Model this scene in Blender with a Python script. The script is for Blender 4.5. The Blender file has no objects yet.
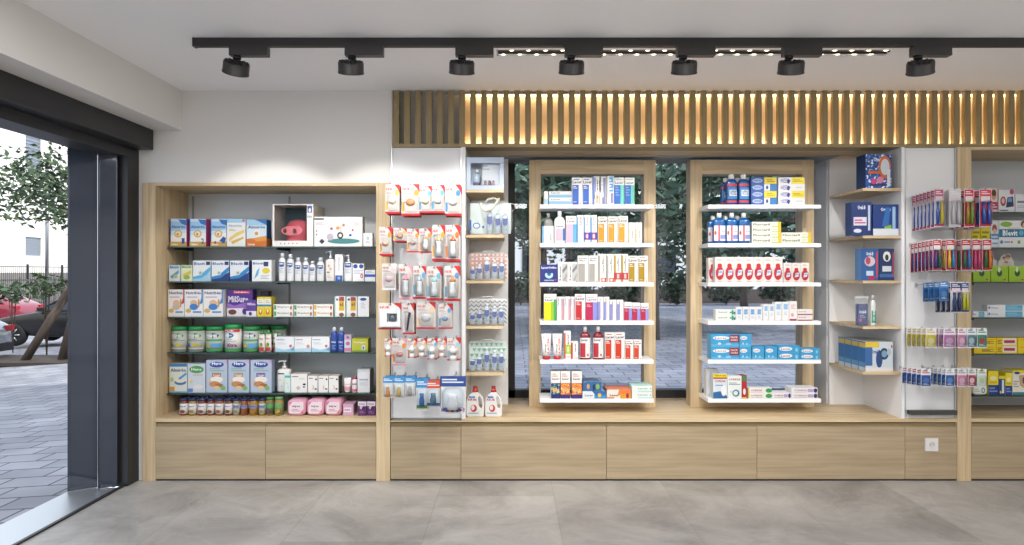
import bpy, math, random
from mathutils import Vector, Matrix
S = bpy.context.scene
COL = S.collection
F = 683.0; CZ = 1.459; HY = 272.5; Y0 = 4.78
# ---------------------------------------------------------------- camera
cd = bpy.data.cameras.new('camera'); cd.sensor_width = 36; cd.lens = 36*F/1024; cd.clip_start = .05; cd.clip_end = 300
co = bpy.data.objects.new('camera', cd); COL.objects.link(co); co.location = (0, 0, CZ); co.rotation_euler = (math.pi/2, 0, 0)
S.camera = co
# ---------------------------------------------------------------- light
S.view_settings.view_transform = 'Standard'; S.view_settings.look = 'None'; S.view_settings.gamma = 1
S.view_settings.use_curve_mapping = False; S.view_settings.exposure = 0.0
try:
    S.cycles.max_bounces = 8; S.cycles.diffuse_bounces = 5; S.cycles.transparent_max_bounces = 16; S.cycles.caustics_refractive = False; S.cycles.caustics_reflective = False
    S.cycles.sample_clamp_indirect = 4
except Exception: pass
W = bpy.data.worlds.new('sky'); S.world = W; W.use_nodes = True
wn = W.node_tree.nodes; wl = W.node_tree.links
bg = wn['Background']; bg.inputs[0].default_value = (.78, .87, 1, 1); bg.inputs[1].default_value = 1.9
def lamp(name, typ, loc, energy, color=(1, 1, 1), aim=None, **kw):
    l = bpy.data.lights.new(name, typ); l.energy = energy; l.color = color
    for k, v in kw.items(): setattr(l, k, v)
    o = bpy.data.objects.new(name, l); COL.objects.link(o); o.location = loc
    if aim is not None: o.rotation_euler = (Vector(aim)-Vector(loc)).to_track_quat('-Z', 'Y').to_euler()
    return o
lamp('sun', 'SUN', (0, 0, 20), 4.2, (1, .95, .88), aim=(-9, 4.5, 10), angle=.02)
# unseen area lamps added for ambient fill, standing for the shop's other ceiling lights
for lx, ly, e in ((-1.1, 2.2, 38), (.9, 2.2, 35), (2.9, 2.2, 30), (-1.3, .2, 52), (1.6, .2, 48), (3.8, .2, 34), (0, -1.8, 44), (3, -1.8, 36)):
    lamp('ambient_fill_light', 'AREA', (lx, ly, 2.72), e, (1, .985, .965), shape='RECTANGLE', size=.9, size_y=.9)

# ---------------------------------------------------------------- materials
MATS = {}
def lin(h):
    r = [int(h[i:i+2], 16)/255 for i in (0, 2, 4)]
    return tuple(c/12.92 if c <= .04045 else ((c+.055)/1.055)**2.4 for c in r)+(1,)
def newmat(k):
    m = bpy.data.materials.new(k); m.use_nodes = True; MATS[k] = m
    return m, m.node_tree.nodes, m.node_tree.links, m.node_tree.nodes['Principled BSDF']
def mat(k):
    """'rrggbb' printed card, 'p:rrggbb' glossy plastic, 'm:rrggbb' metal, 'art:aaa,bbb,ccc' printed picture of several inks, or a named one"""
    if k in MATS: return MATS[k]
    if k.startswith('art:'):
        cs = k[4:].split(','); m, n, l, b = newmat(k)
        tc = n.new('ShaderNodeTexCoord'); t = n.new('ShaderNodeTexNoise'); t.inputs['Scale'].default_value = 55; t.inputs['Detail'].default_value = 1.5
        l.new(tc.outputs['Object'], t.inputs['Vector'])
        r = n.new('ShaderNodeValToRGB'); r.color_ramp.interpolation = 'CONSTANT'
        e = r.color_ramp.elements; e[0].position = 0; e[0].color = lin(cs[0]); e[1].position = .45; e[1].color = lin(cs[1])
        for i, c in enumerate(cs[2:]): q = e.new(.52+.07*i); q.color = lin(c)
        l.new(t.outputs['Fac'], r.inputs[0]); l.new(r.outputs[0], b.inputs['Base Color']); b.inputs['Roughness'].default_value = .4
        return m
    typ, hx = (k.split(':')+[None])[:2] if ':' in k else ('c', k)
    m, n, l, b = newmat(k); q = lin(hx); f = .77 if typ != 'm' else 1; b.inputs['Base Color'].default_value = (q[0]*f, q[1]*f, q[2]*f, 1)
    b.inputs['Roughness'].default_value = {'c': .5, 'p': .22, 'm': .35}[typ]
    if typ == 'm': b.inputs['Metallic'].default_value = 1
    return m
def oak(k, base, dark, axis):
    m, n, l, b = newmat(k)
    tc = n.new('ShaderNodeTexCoord'); mp = n.new('ShaderNodeMapping')
    sc = [42, 42, 42]; sc['xyz'.index(axis)] = 1.6; mp.inputs['Scale'].default_value = sc
    l.new(tc.outputs['Object'], mp.inputs[0])
    t = n.new('ShaderNodeTexNoise'); t.inputs['Scale'].default_value = 1; t.inputs['Detail'].default_value = 6; t.inputs['Distortion'].default_value = .6
    l.new(mp.outputs[0], t.inputs['Vector'])
    r = n.new('ShaderNodeValToRGB'); e = r.color_ramp.elements; e[0].position = .32; e[0].color = lin(dark); e[1].position = .62; e[1].color = lin(base)
    l.new(t.outputs['Fac'], r.inputs[0]); l.new(r.outputs[0], b.inputs['Base Color']); b.inputs['Roughness'].default_value = .5
    bp = n.new('ShaderNodeBump'); bp.inputs['Strength'].default_value = .06; l.new(t.outputs['Fac'], bp.inputs['Height']); l.new(bp.outputs[0], b.inputs['Normal'])
for ax in 'xyz':
    oak('oak_'+ax, 'cdb895', 'b59d79', ax); oak('slat_'+ax, '99875f', '84724f', ax); oak('drawer_'+ax, 'a8967a', '96846a', ax)
def plaster(k, c, s=.03):
    m, n, l, b = newmat(k); b.inputs['Roughness'].default_value = .75
    t = n.new('ShaderNodeTexNoise'); t.inputs['Scale'].default_value = 1.3; t.inputs['Detail'].default_value = 3
    g = n.new('ShaderNodeTexCoord'); l.new(g.outputs['Object'], t.inputs['Vector'])
    r = n.new('ShaderNodeValToRGB'); q = lin(c); e = r.color_ramp.elements; e[0].color = tuple(x*(1-s) for x in q[:3])+(1,); e[1].color = q
    l.new(t.outputs['Fac'], r.inputs[0]); l.new(r.outputs[0], b.inputs['Base Color'])
plaster('plaster', 'dedcd9'); plaster('ceiling_paint', 'f4f4f6'); plaster('facade', 'f2eee6', .06); plaster('white_board', 'e6e7e9', .01)
plaster('stone_wall', '8d8884', .3); plaster('back_gray', '9fa3a6', .05); plaster('asphalt', '777a82', .2); plaster('soil', '40352b', .3)
plaster('brown_stone', '6a5c54', .4)
def floor_mat():
    m, n, l, b = newmat('stone_tiles')
    g = n.new('ShaderNodeNewGeometry')
    mp = n.new('ShaderNodeMapping'); mp.inputs['Location'].default_value = (1.246, .1, 0); mp.inputs['Rotation'].default_value = (0, 0, 0)
    l.new(g.outputs['Position'], mp.inputs[0])
    sw = n.new('ShaderNodeMapping'); sw.inputs['Rotation'].default_value = (0, 0, math.pi/2); l.new(mp.outputs[0], sw.inputs[0])
    br = n.new('ShaderNodeTexBrick'); br.offset = .5; br.inputs['Scale'].default_value = 1; br.inputs['Brick Width'].default_value = 1.52; br.inputs['Row Height'].default_value = .76
    br.inputs['Mortar Size'].default_value = .0022; br.inputs['Mortar Smooth'].default_value = .3
    br.inputs['Color1'].default_value = (.84, .84, .84, 1); br.inputs['Color2'].default_value = (1.1, 1.1, 1.1, 1); br.inputs['Mortar'].default_value = (.72, .72, .72, 1)
    l.new(sw.outputs[0], br.inputs['Vector'])
    t = n.new('ShaderNodeTexNoise'); t.inputs['Scale'].default_value = 1.8; t.inputs['Detail'].default_value = 10; t.inputs['Roughness'].default_value = .7; t.inputs['Distortion'].default_value = .8
    l.new(g.outputs['Position'], t.inputs['Vector'])
    r = n.new('ShaderNodeValToRGB'); e = r.color_ramp.elements; e[0].position = .3; e[0].color = lin('7f7c79'); e[1].position = .7; e[1].color = lin('aeaba8')
    l.new(t.outputs['Fac'], r.inputs[0])
    v = n.new('ShaderNodeTexNoise'); v.inputs['Scale'].default_value = .9; v.inputs['Detail'].default_value = 10; v.inputs['Distortion'].default_value = 2.5
    l.new(g.outputs['Position'], v.inputs['Vector'])
    vr = n.new('ShaderNodeValToRGB'); e = vr.color_ramp.elements; e[0].position = .485; e[0].color = (0, 0, 0, 1); e[1].position = .5; e[1].color = (.16, .16, .16, 1); q = e.new(.515); q.color = (0, 0, 0, 1)
    l.new(v.outputs['Fac'], vr.inputs[0])
    mx = n.new('ShaderNodeMix'); mx.data_type = 'RGBA'; mx.inputs[7].default_value = lin('bfbab4'); l.new(vr.outputs[0], mx.inputs[0]); l.new(r.outputs[0], mx.inputs[6])
    mu = n.new('ShaderNodeMix'); mu.data_type = 'RGBA'; mu.blend_type = 'MULTIPLY'; mu.inputs[0].default_value = 1
    l.new(mx.outputs[2], mu.inputs[6]); l.new(br.outputs['Color'], mu.inputs[7]); l.new(mu.outputs[2], b.inputs['Base Color'])
    b.inputs['Roughness'].default_value = .42
floor_mat()
def paver_mat():
    m, n, l, b = newmat('pavers')
    g = n.new('ShaderNodeNewGeometry')
    br = n.new('ShaderNodeTexBrick'); br.offset = .5; br.inputs['Scale'].default_value = 1; br.inputs['Brick Width'].default_value = .42; br.inputs['Row Height'].default_value = .26
    br.inputs['Mortar Size'].default_value = .011; br.inputs['Mortar Smooth'].default_value = .2
    br.inputs['Color1'].default_value = lin('9a9ba3'); br.inputs['Color2'].default_value = lin('84868f'); br.inputs['Mortar'].default_value = lin('45464c')
    l.new(g.outputs['Position'], br.inputs['Vector'])
    t = n.new('ShaderNodeTexNoise'); t.inputs['Scale'].default_value = 1.2; t.inputs['Detail'].default_value = 6; l.new(g.outputs['Position'], t.inputs['Vector'])
    r = n.new('ShaderNodeValToRGB'); e = r.color_ramp.elements; e[0].position = .35; e[0].color = (.72, .72, .74, 1); e[1].position = .65; e[1].color = (1.1, 1.1, 1.1, 1); l.new(t.outputs['Fac'], r.inputs[0])
    mu = n.new('ShaderNodeMix'); mu.data_type = 'RGBA'; mu.blend_type = 'MULTIPLY'; mu.inputs[0].default_value = 1
    l.new(br.outputs['Color'], mu.inputs[6]); l.new(r.outputs[0], mu.inputs[7]); l.new(mu.outputs[2], b.inputs['Base Color']); b.inputs['Roughness'].default_value = .7
paver_mat()
def simple(k, c, rough=.5, metal=0, **kw):
    m, n, l, b = newmat(k); b.inputs['Base Color'].default_value = lin(c); b.inputs['Roughness'].default_value = rough; b.inputs['Metallic'].default_value = metal
    for a, v in kw.items(): b.inputs[a.replace('_', ' ')].default_value = v
simple('black_metal', '222224', .42); simple('track_black', '2e2c2c', .45); simple('navy_metal', '3c4350', .3, .3)
simple('steel', 'b8b8ba', .28, 1); simple('aluminium', 'c9ccd0', .38, .9); simple('wire', 'a9a9ad', .25, 1)
simple('white_shelf', 'e9e9ea', .35); simple('car_black', '0d0f12', .3, 0, Coat_Weight=.3); simple('car_silver', '8f959d', .25, .6, Coat_Weight=1); simple('car_red', '84152f', .2, .1, Coat_Weight=1)
simple('rubber', '17171a', .8); simple('car_glass', '1b242b', .05); simple('bark', '574a40', .9); simple('leaf_a', '3c5236', .6); simple('leaf_b', '31442f', .6); simple('leaf_c', '5a6a44', .6); simple('leaf_d', '5f7a62', .6)
simple('valance_back', 'eadfca', .6)
simple('navy_glossy', '3d4452', .05, .15)
simple('cabinet_back', 'c8ccd0', .28); simple('glass_edge', '2f4a44', .1)
def emit(k, c, s):
    m, n, l, b = newmat(k); b.inputs['Base Color'].default_value = (0, 0, 0, 1); b.inputs['Emission Color'].default_value = lin(c); b.inputs['Emission Strength'].default_value = s
emit('led_warm', 'ffd6a0', 20); emit('led_soft', 'ffd6a0', 9); emit('spot_lens', 'fff2dc', 12); emit('led_dot', 'fff0d8', 6)
def glass(k, tint, rough=0.0, base=.04, fr=1.45):
    m, n, l, b = newmat(k); n.remove(b); out = n['Material Output']
    tr = n.new('ShaderNodeBsdfTransparent'); tr.inputs[0].default_value = lin(tint)
    gl = n.new('ShaderNodeBsdfGlossy'); gl.inputs['Roughness'].default_value = rough
    fz = n.new('ShaderNodeFresnel'); fz.inputs['IOR'].default_value = fr
    mx = n.new('ShaderNodeMixShader'); l.new(fz.outputs[0], mx.inputs[0]); l.new(tr.outputs[0], mx.inputs[1]); l.new(gl.outputs[0], mx.inputs[2]); l.new(mx.outputs[0], out.inputs['Surface'])
glass('window_glass', 'f0f4fa'); glass('shelf_glass', 'cfdcd6'); glass('clear', 'fbfcfd', .03, fr=1.14); glass('clear_frost', 'eff2f3', .2, fr=1.2)
def vinyl():
    m, n, l, b = newmat('vinyl'); b.inputs['Base Color'].default_value = lin('e8f1f3'); b.inputs['Roughness'].default_value = .15
    out = n['Material Output']; tr = n.new('ShaderNodeBsdfTransparent'); mx = n.new('ShaderNodeMixShader'); mx.inputs[0].default_value = .10
    l.new(tr.outputs[0], mx.inputs[1]); l.new(b.outputs[0], mx.inputs[2]); l.new(mx.outputs[0], out.inputs['Surface'])
vinyl()

# ---------------------------------------------------------------- mesh building
FONT = {}
def letters(s):
    """flat mesh of a word, as (verts, faces) scaled to a unit box"""
    if s in FONT: return FONT[s]
    cu = bpy.data.curves.new('lettering', 'FONT'); cu.body = s; cu.resolution_u = 1; cu.offset = .028; cu.fill_mode = 'FRONT'
    o = bpy.data.objects.new('lettering', cu); me = bpy.data.meshes.new_from_object(o)
    vs = [tuple(v.co) for v in me.vertices]; fs = [tuple(p.vertices) for p in me.polygons]
    bpy.data.objects.remove(o); bpy.data.curves.remove(cu); bpy.data.meshes.remove(me)
    x0 = min(v[0] for v in vs); x1 = max(v[0] for v in vs); y0 = min(v[1] for v in vs); y1 = max(v[1] for v in vs)
    FONT[s] = ([((v[0]-x0)/(x1-x0), (v[1]-y0)/(y1-y0)) for v in vs], fs); return FONT[s]
class MB:
    def __init__(s): s.v = []; s.f = []; s.m = []; s.sm = []; s.ms = []
    def mi(s, k):
        if k not in s.ms: s.ms.append(k)
        return s.ms.index(k)
    def add(s, vs, fs, k, smooth=False):
        b = len(s.v); s.v += [tuple(v) for v in vs]; i = s.mi(k)
        for f in fs: s.f.append(tuple(b+q for q in f)); s.m.append(i); s.sm.append(smooth)
        return s
    def box(s, x0, x1, y0, y1, z0, z1, k, side=None, top=None):
        vs = [(x0, y0, z0), (x1, y0, z0), (x1, y1, z0), (x0, y1, z0), (x0, y0, z1), (x1, y0, z1), (x1, y1, z1), (x0, y1, z1)]
        s.add(vs, [(0, 1, 5, 4), (2, 3, 7, 6)], k); s.add(vs, [(1, 2, 6, 5), (3, 0, 4, 7)], side or k); s.add(vs, [(3, 2, 1, 0), (4, 5, 6, 7)], top or k); return s
    def loft(s, rings, k, cap0=True, cap1=True, smooth=True):
        """rings: lists of equal point count"""
        n = len(rings[0]); vs = [p for r in rings for p in r]; ks = k if isinstance(k, list) else [k]*(len(rings)-1)
        b = len(s.v); s.v += [tuple(p) for p in vs]
        for i in range(len(rings)-1):
            m = s.mi(ks[i])
            for j in range(n):
                a = b+i*n+j; c = b+i*n+(j+1) % n; s.f.append((a, c, c+n, a+n)); s.m.append(m); s.sm.append(smooth)
        if cap0: s.f.append(tuple(b+j for j in reversed(range(n)))); s.m.append(s.mi(ks[0])); s.sm.append(False)
        if cap1: s.f.append(tuple(b+(len(rings)-1)*n+j for j in range(n))); s.m.append(s.mi(ks[-1])); s.sm.append(False)
        return s
    def lathe(s, prof, k, cx=0, cy=0, N=16, e=2, ratio=1):
        """prof: (radius, z); e = squareness of the section; ratio = depth/width"""
        R = []
        for r, z in prof:
            ring = []
            for j in range(N):
                a = 2*math.pi*(j+.5)/N; c, q = math.cos(a), math.sin(a)
                ring.append((cx+r*math.copysign(abs(c)**(2/e), c), cy+r*ratio*math.copysign(abs(q)**(2/e), q), z))
            R.append(ring)
        return s.loft(R, k)
    def tube(s, pts, r, k, N=6, cap=True):
        R = []; pts = [Vector(p) for p in pts]; rs = r if isinstance(r, list) else [r]*len(pts)
        for i, p in enumerate(pts):
            d = (pts[min(i+1, len(pts)-1)]-pts[max(i-1, 0)]).normalized()
            u = d.cross(Vector((0, 0, 1)) if abs(d.z) < .9 else Vector((1, 0, 0))).normalized(); w = d.cross(u)
            R.append([p+rs[i]*(math.cos(2*math.pi*j/N)*u+math.sin(2*math.pi*j/N)*w) for j in range(N)])
        return s.loft(R, k, cap, cap)
    def prism(s, poly, y0, y1, k, side=None):
        n = len(poly); vs = [(x, y0, z) for x, z in poly]+[(x, y1, z) for x, z in poly]
        s.add(vs, [tuple(range(n)), tuple(reversed(range(n, 2*n)))], k); s.add(vs, [(j, (j+1) % n, n+(j+1) % n, n+j)[::-1] for j in range(n)], side or k); return s
    def holed(s, outer, hole, y0, y1, k):
        """a plate whose outline has a hole; both outlines as (x, z) lists with the same count"""
        n = len(outer); A = [(x, y0, z) for x, z in outer]; B = [(x, y0, z) for x, z in hole]; C = [(x, y1, z) for x, z in outer]; D = [(x, y1, z) for x, z in hole]
        vs = A+B+C+D; fs = []
        for j in range(n):
            q = (j+1) % n; fs += [(j, q, n+q, n+j), (2*n+q, 2*n+j, 3*n+j, 3*n+q), (q, j, 2*n+j, 2*n+q), (n+j, n+q, 3*n+q, 3*n+j)]
        return s.add(vs, fs, k, False)
    def decal(s, ds, w, h, yf=None, x0=None, z0=0, e0=.0004):
        """printed shapes on the front, in fractions of its width and height"""
        x0 = -w/2 if x0 is None else x0; curved = yf is not None; yf = yf or (lambda x, z: 0)
        for i, d in enumerate(ds):
            e = e0*(1+i*.5); t = d[0]
            if t == 'r':
                _, a, b, c, q, k = d; n = 12 if curved else 1; vs = []
                for j in range(n+1):
                    x = x0+(a+(c-a)*j/n)*w
                    for zz in (b, q): z = z0+zz*h; vs.append((x, yf(x, z)-e, z))
                s.add(vs, [(2*j, 2*j+2, 2*j+3, 2*j+1) for j in range(n)], k)
            elif t == 'e':
                _, u, v, ru, rv, k = d; N = 14; vs = []
                for j in range(N):
                    x = x0+(u+ru*math.cos(2*math.pi*j/N))*w; z = z0+(v+rv*math.sin(2*math.pi*j/N))*h; vs.append((x, yf(x, z)-e, z))
                s.add(vs, [tuple(range(N))], k)
            elif t == 'p':
                vs = [(x0+u*w, yf(x0+u*w, z0+v*h)-e, z0+v*h) for u, v in d[1]]; s.add(vs, [tuple(range(len(vs)))], d[2])
            elif t in 'tT':
                _, a, b, c, q, txt, k = d; L, fs = letters(txt); vs = []
                for lx, ly in L:
                    if t == 'T': lx, ly = 1-ly, lx
                    x = x0+(a+(c-a)*lx)*w; z = z0+(b+(q-b)*ly)*h; vs.append((x, yf(x, z)-e, z))
                s.add(vs, fs, k)
            elif t == 'l':   # lines of small print
                _, a, b, c, q, n, k = d
                for j in range(n):
                    zz = b+(q-b)*(j+.5)/n; th = (q-b)/n*.25; s.decal([('r', a, zz-th, a+(c-a)*(1 if j % 2 == 0 else .7), zz+th, k)], w, h, yf, x0, z0, e)
        return s
    def mesh(s, name):
        me = bpy.data.meshes.new(name); me.from_pydata(s.v, [], s.f)
        for k in s.ms: me.materials.append(mat(k))
        me.polygons.foreach_set('material_index', s.m); me.polygons.foreach_set('use_smooth', s.sm); me.update(); return me
    def build(s, name, parent=None, loc=(0, 0, 0), rot=(0, 0, 0), bevel=0, **kw):
        o = bpy.data.objects.new(name, s.mesh(name)); COL.objects.link(o); o.location = loc; o.rotation_euler = rot
        if parent: o.parent = parent
        if bevel: b = o.modifiers.new('bevel', 'BEVEL'); b.width = bevel; b.segments = 2; b.limit_method = 'ANGLE'
        return tag(o, **kw)
def tag(o, label=None, cat=None, group=None, kind=None):
    if label: o['label'] = label
    if cat: o['category'] = cat
    if group: o['group'] = group
    if kind: o['kind'] = kind
    return o
def empty(name, loc, label=None, cat=None, group=None, rot=(0, 0, 0), **kw):
    o = bpy.data.objects.new(name, None); COL.objects.link(o); o.location = loc; o.rotation_euler = rot; o.empty_display_size = .05; return tag(o, label, cat, group)
def struct(name, mb, **kw): return mb.build(name, kind='structure', **kw)
def px(x, Y=Y0): return (x-512)*Y/F
def pz(y, Y=Y0): return CZ-(y-HY)*Y/F
# ================================================================ the room
CEIL = 2.736; ZC = CZ-146*Y0/F      # counter height
RX = 5.2; BY = -3.0; WY = 5.60      # right wall, rear wall, window plane
struct('floor', MB().box(-2.66, RX, BY, 4.86, -.1, 0, 'stone_tiles'))
cm = MB().box(-2.32, RX, BY, 3.915, CEIL, CEIL+.1, 'ceiling_paint').box(-2.32, -.09, 3.915, 4.03, CEIL, CEIL+.1, 'ceiling_paint').box(2.19, RX, 3.915, 4.03, CEIL, CEIL+.1, 'ceiling_paint').box(-2.32, RX, 4.03, 4.80, CEIL, CEIL+.1, 'ceiling_paint')
struct('ceiling', cm)
struct('wall_right', MB().box(RX, RX+.1, BY, 5.7, 0, CEIL, 'plaster'))
struct('wall_rear', MB().box(-2.95, RX, BY-.1, BY, 0, CEIL+.1, 'plaster'))
# back wall: white front skin above the left cabinet and behind the valance, thick pieces around the window
wb = MB()
zt = pz(182.5)
wb.box(-2.70, px(392), 4.80, 4.90, zt, CEIL+.1, 'plaster').box(-2.80, px(142), 4.80, 5.7, 0, zt, 'plaster').box(-2.80, px(142), 4.9, 5.7, zt, CEIL+.1, 'plaster')
wb.box(px(142), -.86, 5.42, 5.7, 0, CEIL, 'plaster').box(-.86, -.031, 5.32, 5.7, 0, CEIL, 'plaster')
wb.box(2.47, RX, 5.42, 5.7, 0, CEIL, 'plaster').box(-.031, 2.47, 5.5, 5.7, 2.42, CEIL, 'plaster').box(-.031, 2.47, 5.56, 5.7, 0, ZC-.03, 'plaster')
wb.box(-.84, RX, 4.93, 4.97, 2.37, CEIL, 'plaster')
struct('wall_back', wb)
# white soffit box over the glass door, and the white wall stub
struct('trim_1', MB().box(-3.0, -2.32, BY, 4.80, 2.456, CEIL+.1, 'plaster'))
struct('trim_2', MB().box(-2.95, -2.51, BY, 4.779, 2.316, 2.455, 'black_metal').box(-2.80, -2.62, BY, 4.779, 2.25, 2.316, 'black_metal'), bevel=.004)
struct('trim_3', MB().box(-2.95, -2.66, BY, 4.62, -.06, .004, 'aluminium').box(-2.66, -2.64, BY, 4.70, -.001, .012, 'black_metal'))
# unseen storeys added above the shop to shade the pavement
struct('upper_shade_block', MB().box(-2.95, 9, -6, 5.7, CEIL+.11, 11, 'facade'))
# folded glass door leaves and their black post
def leaf(name, a, b, z0, z1):
    mb = MB(); A = Vector(a); B = Vector(b); d = (B-A).normalized(); n = Vector((-d.y, d.x, 0)); n = Vector((n.x, n.y))*.02
    def slab(u0, u1, za, zb, k, t=1.0):
        p, q = A+(B-A)*u0, A+(B-A)*u1; m = n*t
        vs = [(p.x-m.x, p.y-m.y, za), (q.x-m.x, q.y-m.y, za), (q.x+m.x, q.y+m.y, za), (p.x+m.x, p.y+m.y, za)]; vs += [(x, y, zb) for x, y, _ in vs]
        mb.add(vs, [(3, 2, 1, 0), (4, 5, 6, 7), (0, 1, 5, 4), (1, 2, 6, 5), (2, 3, 7, 6), (3, 0, 4, 7)], k)
    slab(0, 1, z0, z1, 'navy_glossy', .9); slab(0, .06, z0, z1, 'navy_metal'); slab(.92, 1, z0, z1, 'navy_metal'); slab(0, 1, z0, z0+.02, 'navy_metal'); return mb
d1 = empty('door_1', (0, 0, 0)); d1['kind'] = 'structure'
leaf('leaf', (-2.945, 4.525), (-2.79, 4.625), .012, 2.314).build('door_leaf', d1)
leaf('leaf', (-2.775, 4.59), (-2.685, 4.645), .012, 2.314).build('door_leaf', d1)
MB().box(-2.775, -2.77, 4.57, 4.585, .012, 2.25, 'steel').build('edge_strip', d1)
MB().box(-2.70, -2.622, 4.66, 4.80, 0, 2.316, 'black_metal').box(-2.72, -2.70, 4.64, 4.7, 0, 2.316, 'navy_metal').build('door_post', d1)

# ---------------------------------------------------------------- window
w1 = empty('window_1', (0, WY, 0)); w1['kind'] = 'structure'
fx0, fx1, fz0, fz1 = -.031, 2.465, ZC, 2.42
MB().box(fx0, fx0+.055, -.04, .05, fz0, fz1, 'black_metal').box(fx1-.02, fx1, -.04, .05, fz0, fz1, 'black_metal').box(fx0, fx1, -.04, .05, fz0, fz0+.065, 'black_metal').box(fx0, fx1, -.04, .05, fz1-.06, fz1, 'black_metal').box(1.10, 1.14, -.03, .04, fz0, fz1, 'black_metal').build('window_frame', w1)
MB().box(fx0+.055, fx1-.02, 0, .008, fz0+.065, fz1-.06, 'window_glass').build('window_pane', w1)
struct('trim_4', MB().box(fx0-.02, fx0, 5.33, WY-.05, ZC, 2.42, 'white_board').box(2.455, 2.475, 5.33, WY-.05, ZC, 2.42, 'white_board'))

# ---------------------------------------------------------------- valance with slats
va = empty('slatted_valance', (px(393), Y0, pz(147)), 'long oak slat valance lit warm from behind, running below the ceiling', 'valance')
vx1 = 4.6-px(393); zs = pz(143.6)-pz(147); vh = CEIL-.004-pz(147)
MB().box(0, vx1, 0, .15, 0, zs, 'slat_x').build('bottom_board', va)
MB().box(0, .012, .06, .15, zs, vh, 'slat_x').box(px(463)-px(393), vx1, .135, .149, zs, vh, 'valance_back').box(.012, px(461.5)-px(393), .135, .149, zs, vh, 'plaster').build('back_board', va)
MB().box(px(461.5)-px(393), px(463)-px(393), .041, .134, zs, vh, 'slat_x').build('divider_board', va)
sm = MB().box(-.02, .02, 0, .04, 0, vh-zs, 'slat_z'); s0 = None; pitch = 11*Y0/F; i = 0
while i*pitch+.03 < vx1:
    if s0 is None: s0 = sm.build('slat', va, (.021, 0, zs)); s0.data.name = 'slat'
    else:
        o = s0.copy(); COL.objects.link(o); o.location = (i*pitch+.021, 0, zs)
    i += 1
MB().box(px(465), 4.5, Y0+.10, Y0+.125, pz(143.6)+.001, pz(143.6)+.011, 'led_warm').build('led_strip', label='warm LED strip along the bottom behind the oak slats', cat='light strip', group='LED strips behind the slats')
MB().box(px(465), 4.5, Y0+.10, Y0+.125, CEIL-.013, CEIL-.004, 'led_soft').build('led_strip', label='warm LED strip along the top behind the oak slats', cat='light strip', group='LED strips behind the slats')
# soffit board behind the valance
struct('trim_5', MB().box(px(464), 3.15, Y0+.151, 5.16, pz(147)+.001, pz(147)+.02, 'oak_x').box(px(464), 2.47, 5.16, 5.5, pz(147)+.001, pz(147)+.03, 'back_gray').box(-.03, 2.46, 5.13, 5.17, pz(156.5, 5.15), pz(147), 'back_gray'))

# ---------------------------------------------------------------- base cabinets, counters
def base(x0, x1, label, k='drawer_x', y=Y0, top=ZC-.035):
    t = empty('base_cabinet', ((x0+x1)/2, y, 0), label, 'cabinet', 'oak base cabinets along the floor'); w = (x1-x0)/2
    MB().box(-w+.001, w-.001, .022, .45, .012, top-.002, 'slat_x').build('body', t)
    MB().box(-w+.0015, w-.0015, 0, .02, .014, top-.022, k).build('drawer_front', t, bevel=.001)
    return t
X = lambda p: px(p)
base(X(155.5), X(265.5), 'wide pale oak base cabinet at the street door end')
base(X(265.5), X(376), 'wide pale oak base cabinet below pink wipes packs')
base(X(390.5), X(461), 'narrow pale oak base cabinet below the baby accessory panel')
base(X(461), X(606.5), 'oak base cabinet below the white detergent bottles')
base(X(606.5), X(757), 'oak base cabinet below the gap between the oak stands')
base(X(757), X(905), 'oak base cabinet below the white corner unit')
bs = base(X(905), X(957), 'narrow oak base cabinet with a white wall socket')
base(X(971.5), X(1180), 'oak base cabinet beyond the socket, cut by the picture edge')
# socket
so = empty('wall_socket', (px(931), Y0-.001, pz(444.5)), 'white square power socket on the narrow oak base cabinet', 'socket')
MB().box(-.045, .045, -.009, 0, -.045, .045, 'p:f0efed').build('cover_plate', so, bevel=.003)
rg = [(.022*math.cos(a*math.pi/8), .022*math.sin(a*math.pi/8)) for a in range(16)]
MB().loft([[(x*s, y, z*s) for x, z in rg] for s, y in ((1, -.0135), (.93, -.0135), (.9, -.0095))], 'p:dddcd8', False, True).build('socket_well', so)
for dx in (-.0095, .0095): MB().lathe([(.003, 0), (.003, .0006)], '222222', N=8).build('pin_hole', so, (dx, -.0098, 0), (math.pi/2, 0, 0))
# plinth line
struct('baseboard_back', MB().box(X(142), X(1180), Y0+.008, Y0+.02, 0, .0115, '2b2826'))
struct('trim_6', MB().box(X(155.5), X(376), Y0+.02, Y0+.45, ZC-.036, ZC-.0255, '6d5a44').box(X(390.5), X(957), Y0+.02, Y0+.45, ZC-.036, ZC-.0255, '6d5a44').box(X(971.5), X(1180), Y0+.02, Y0+.45, ZC-.036, ZC-.0255, '6d5a44'))
MB().box(X(390.5), X(461.5), 0, .02, ZC-.025, ZC-.014, 'oak_x').box(X(461.5), X(957), 0, .525, ZC-.025, ZC, 'oak_x').box(-.029, 2.454, .525, .775, ZC-.025, ZC, 'oak_x').build('oak_counter', loc=(0, Y0, 0), bevel=.0015, label='long oak counter top carrying the two oak stands below the window', cat='counter')

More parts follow.
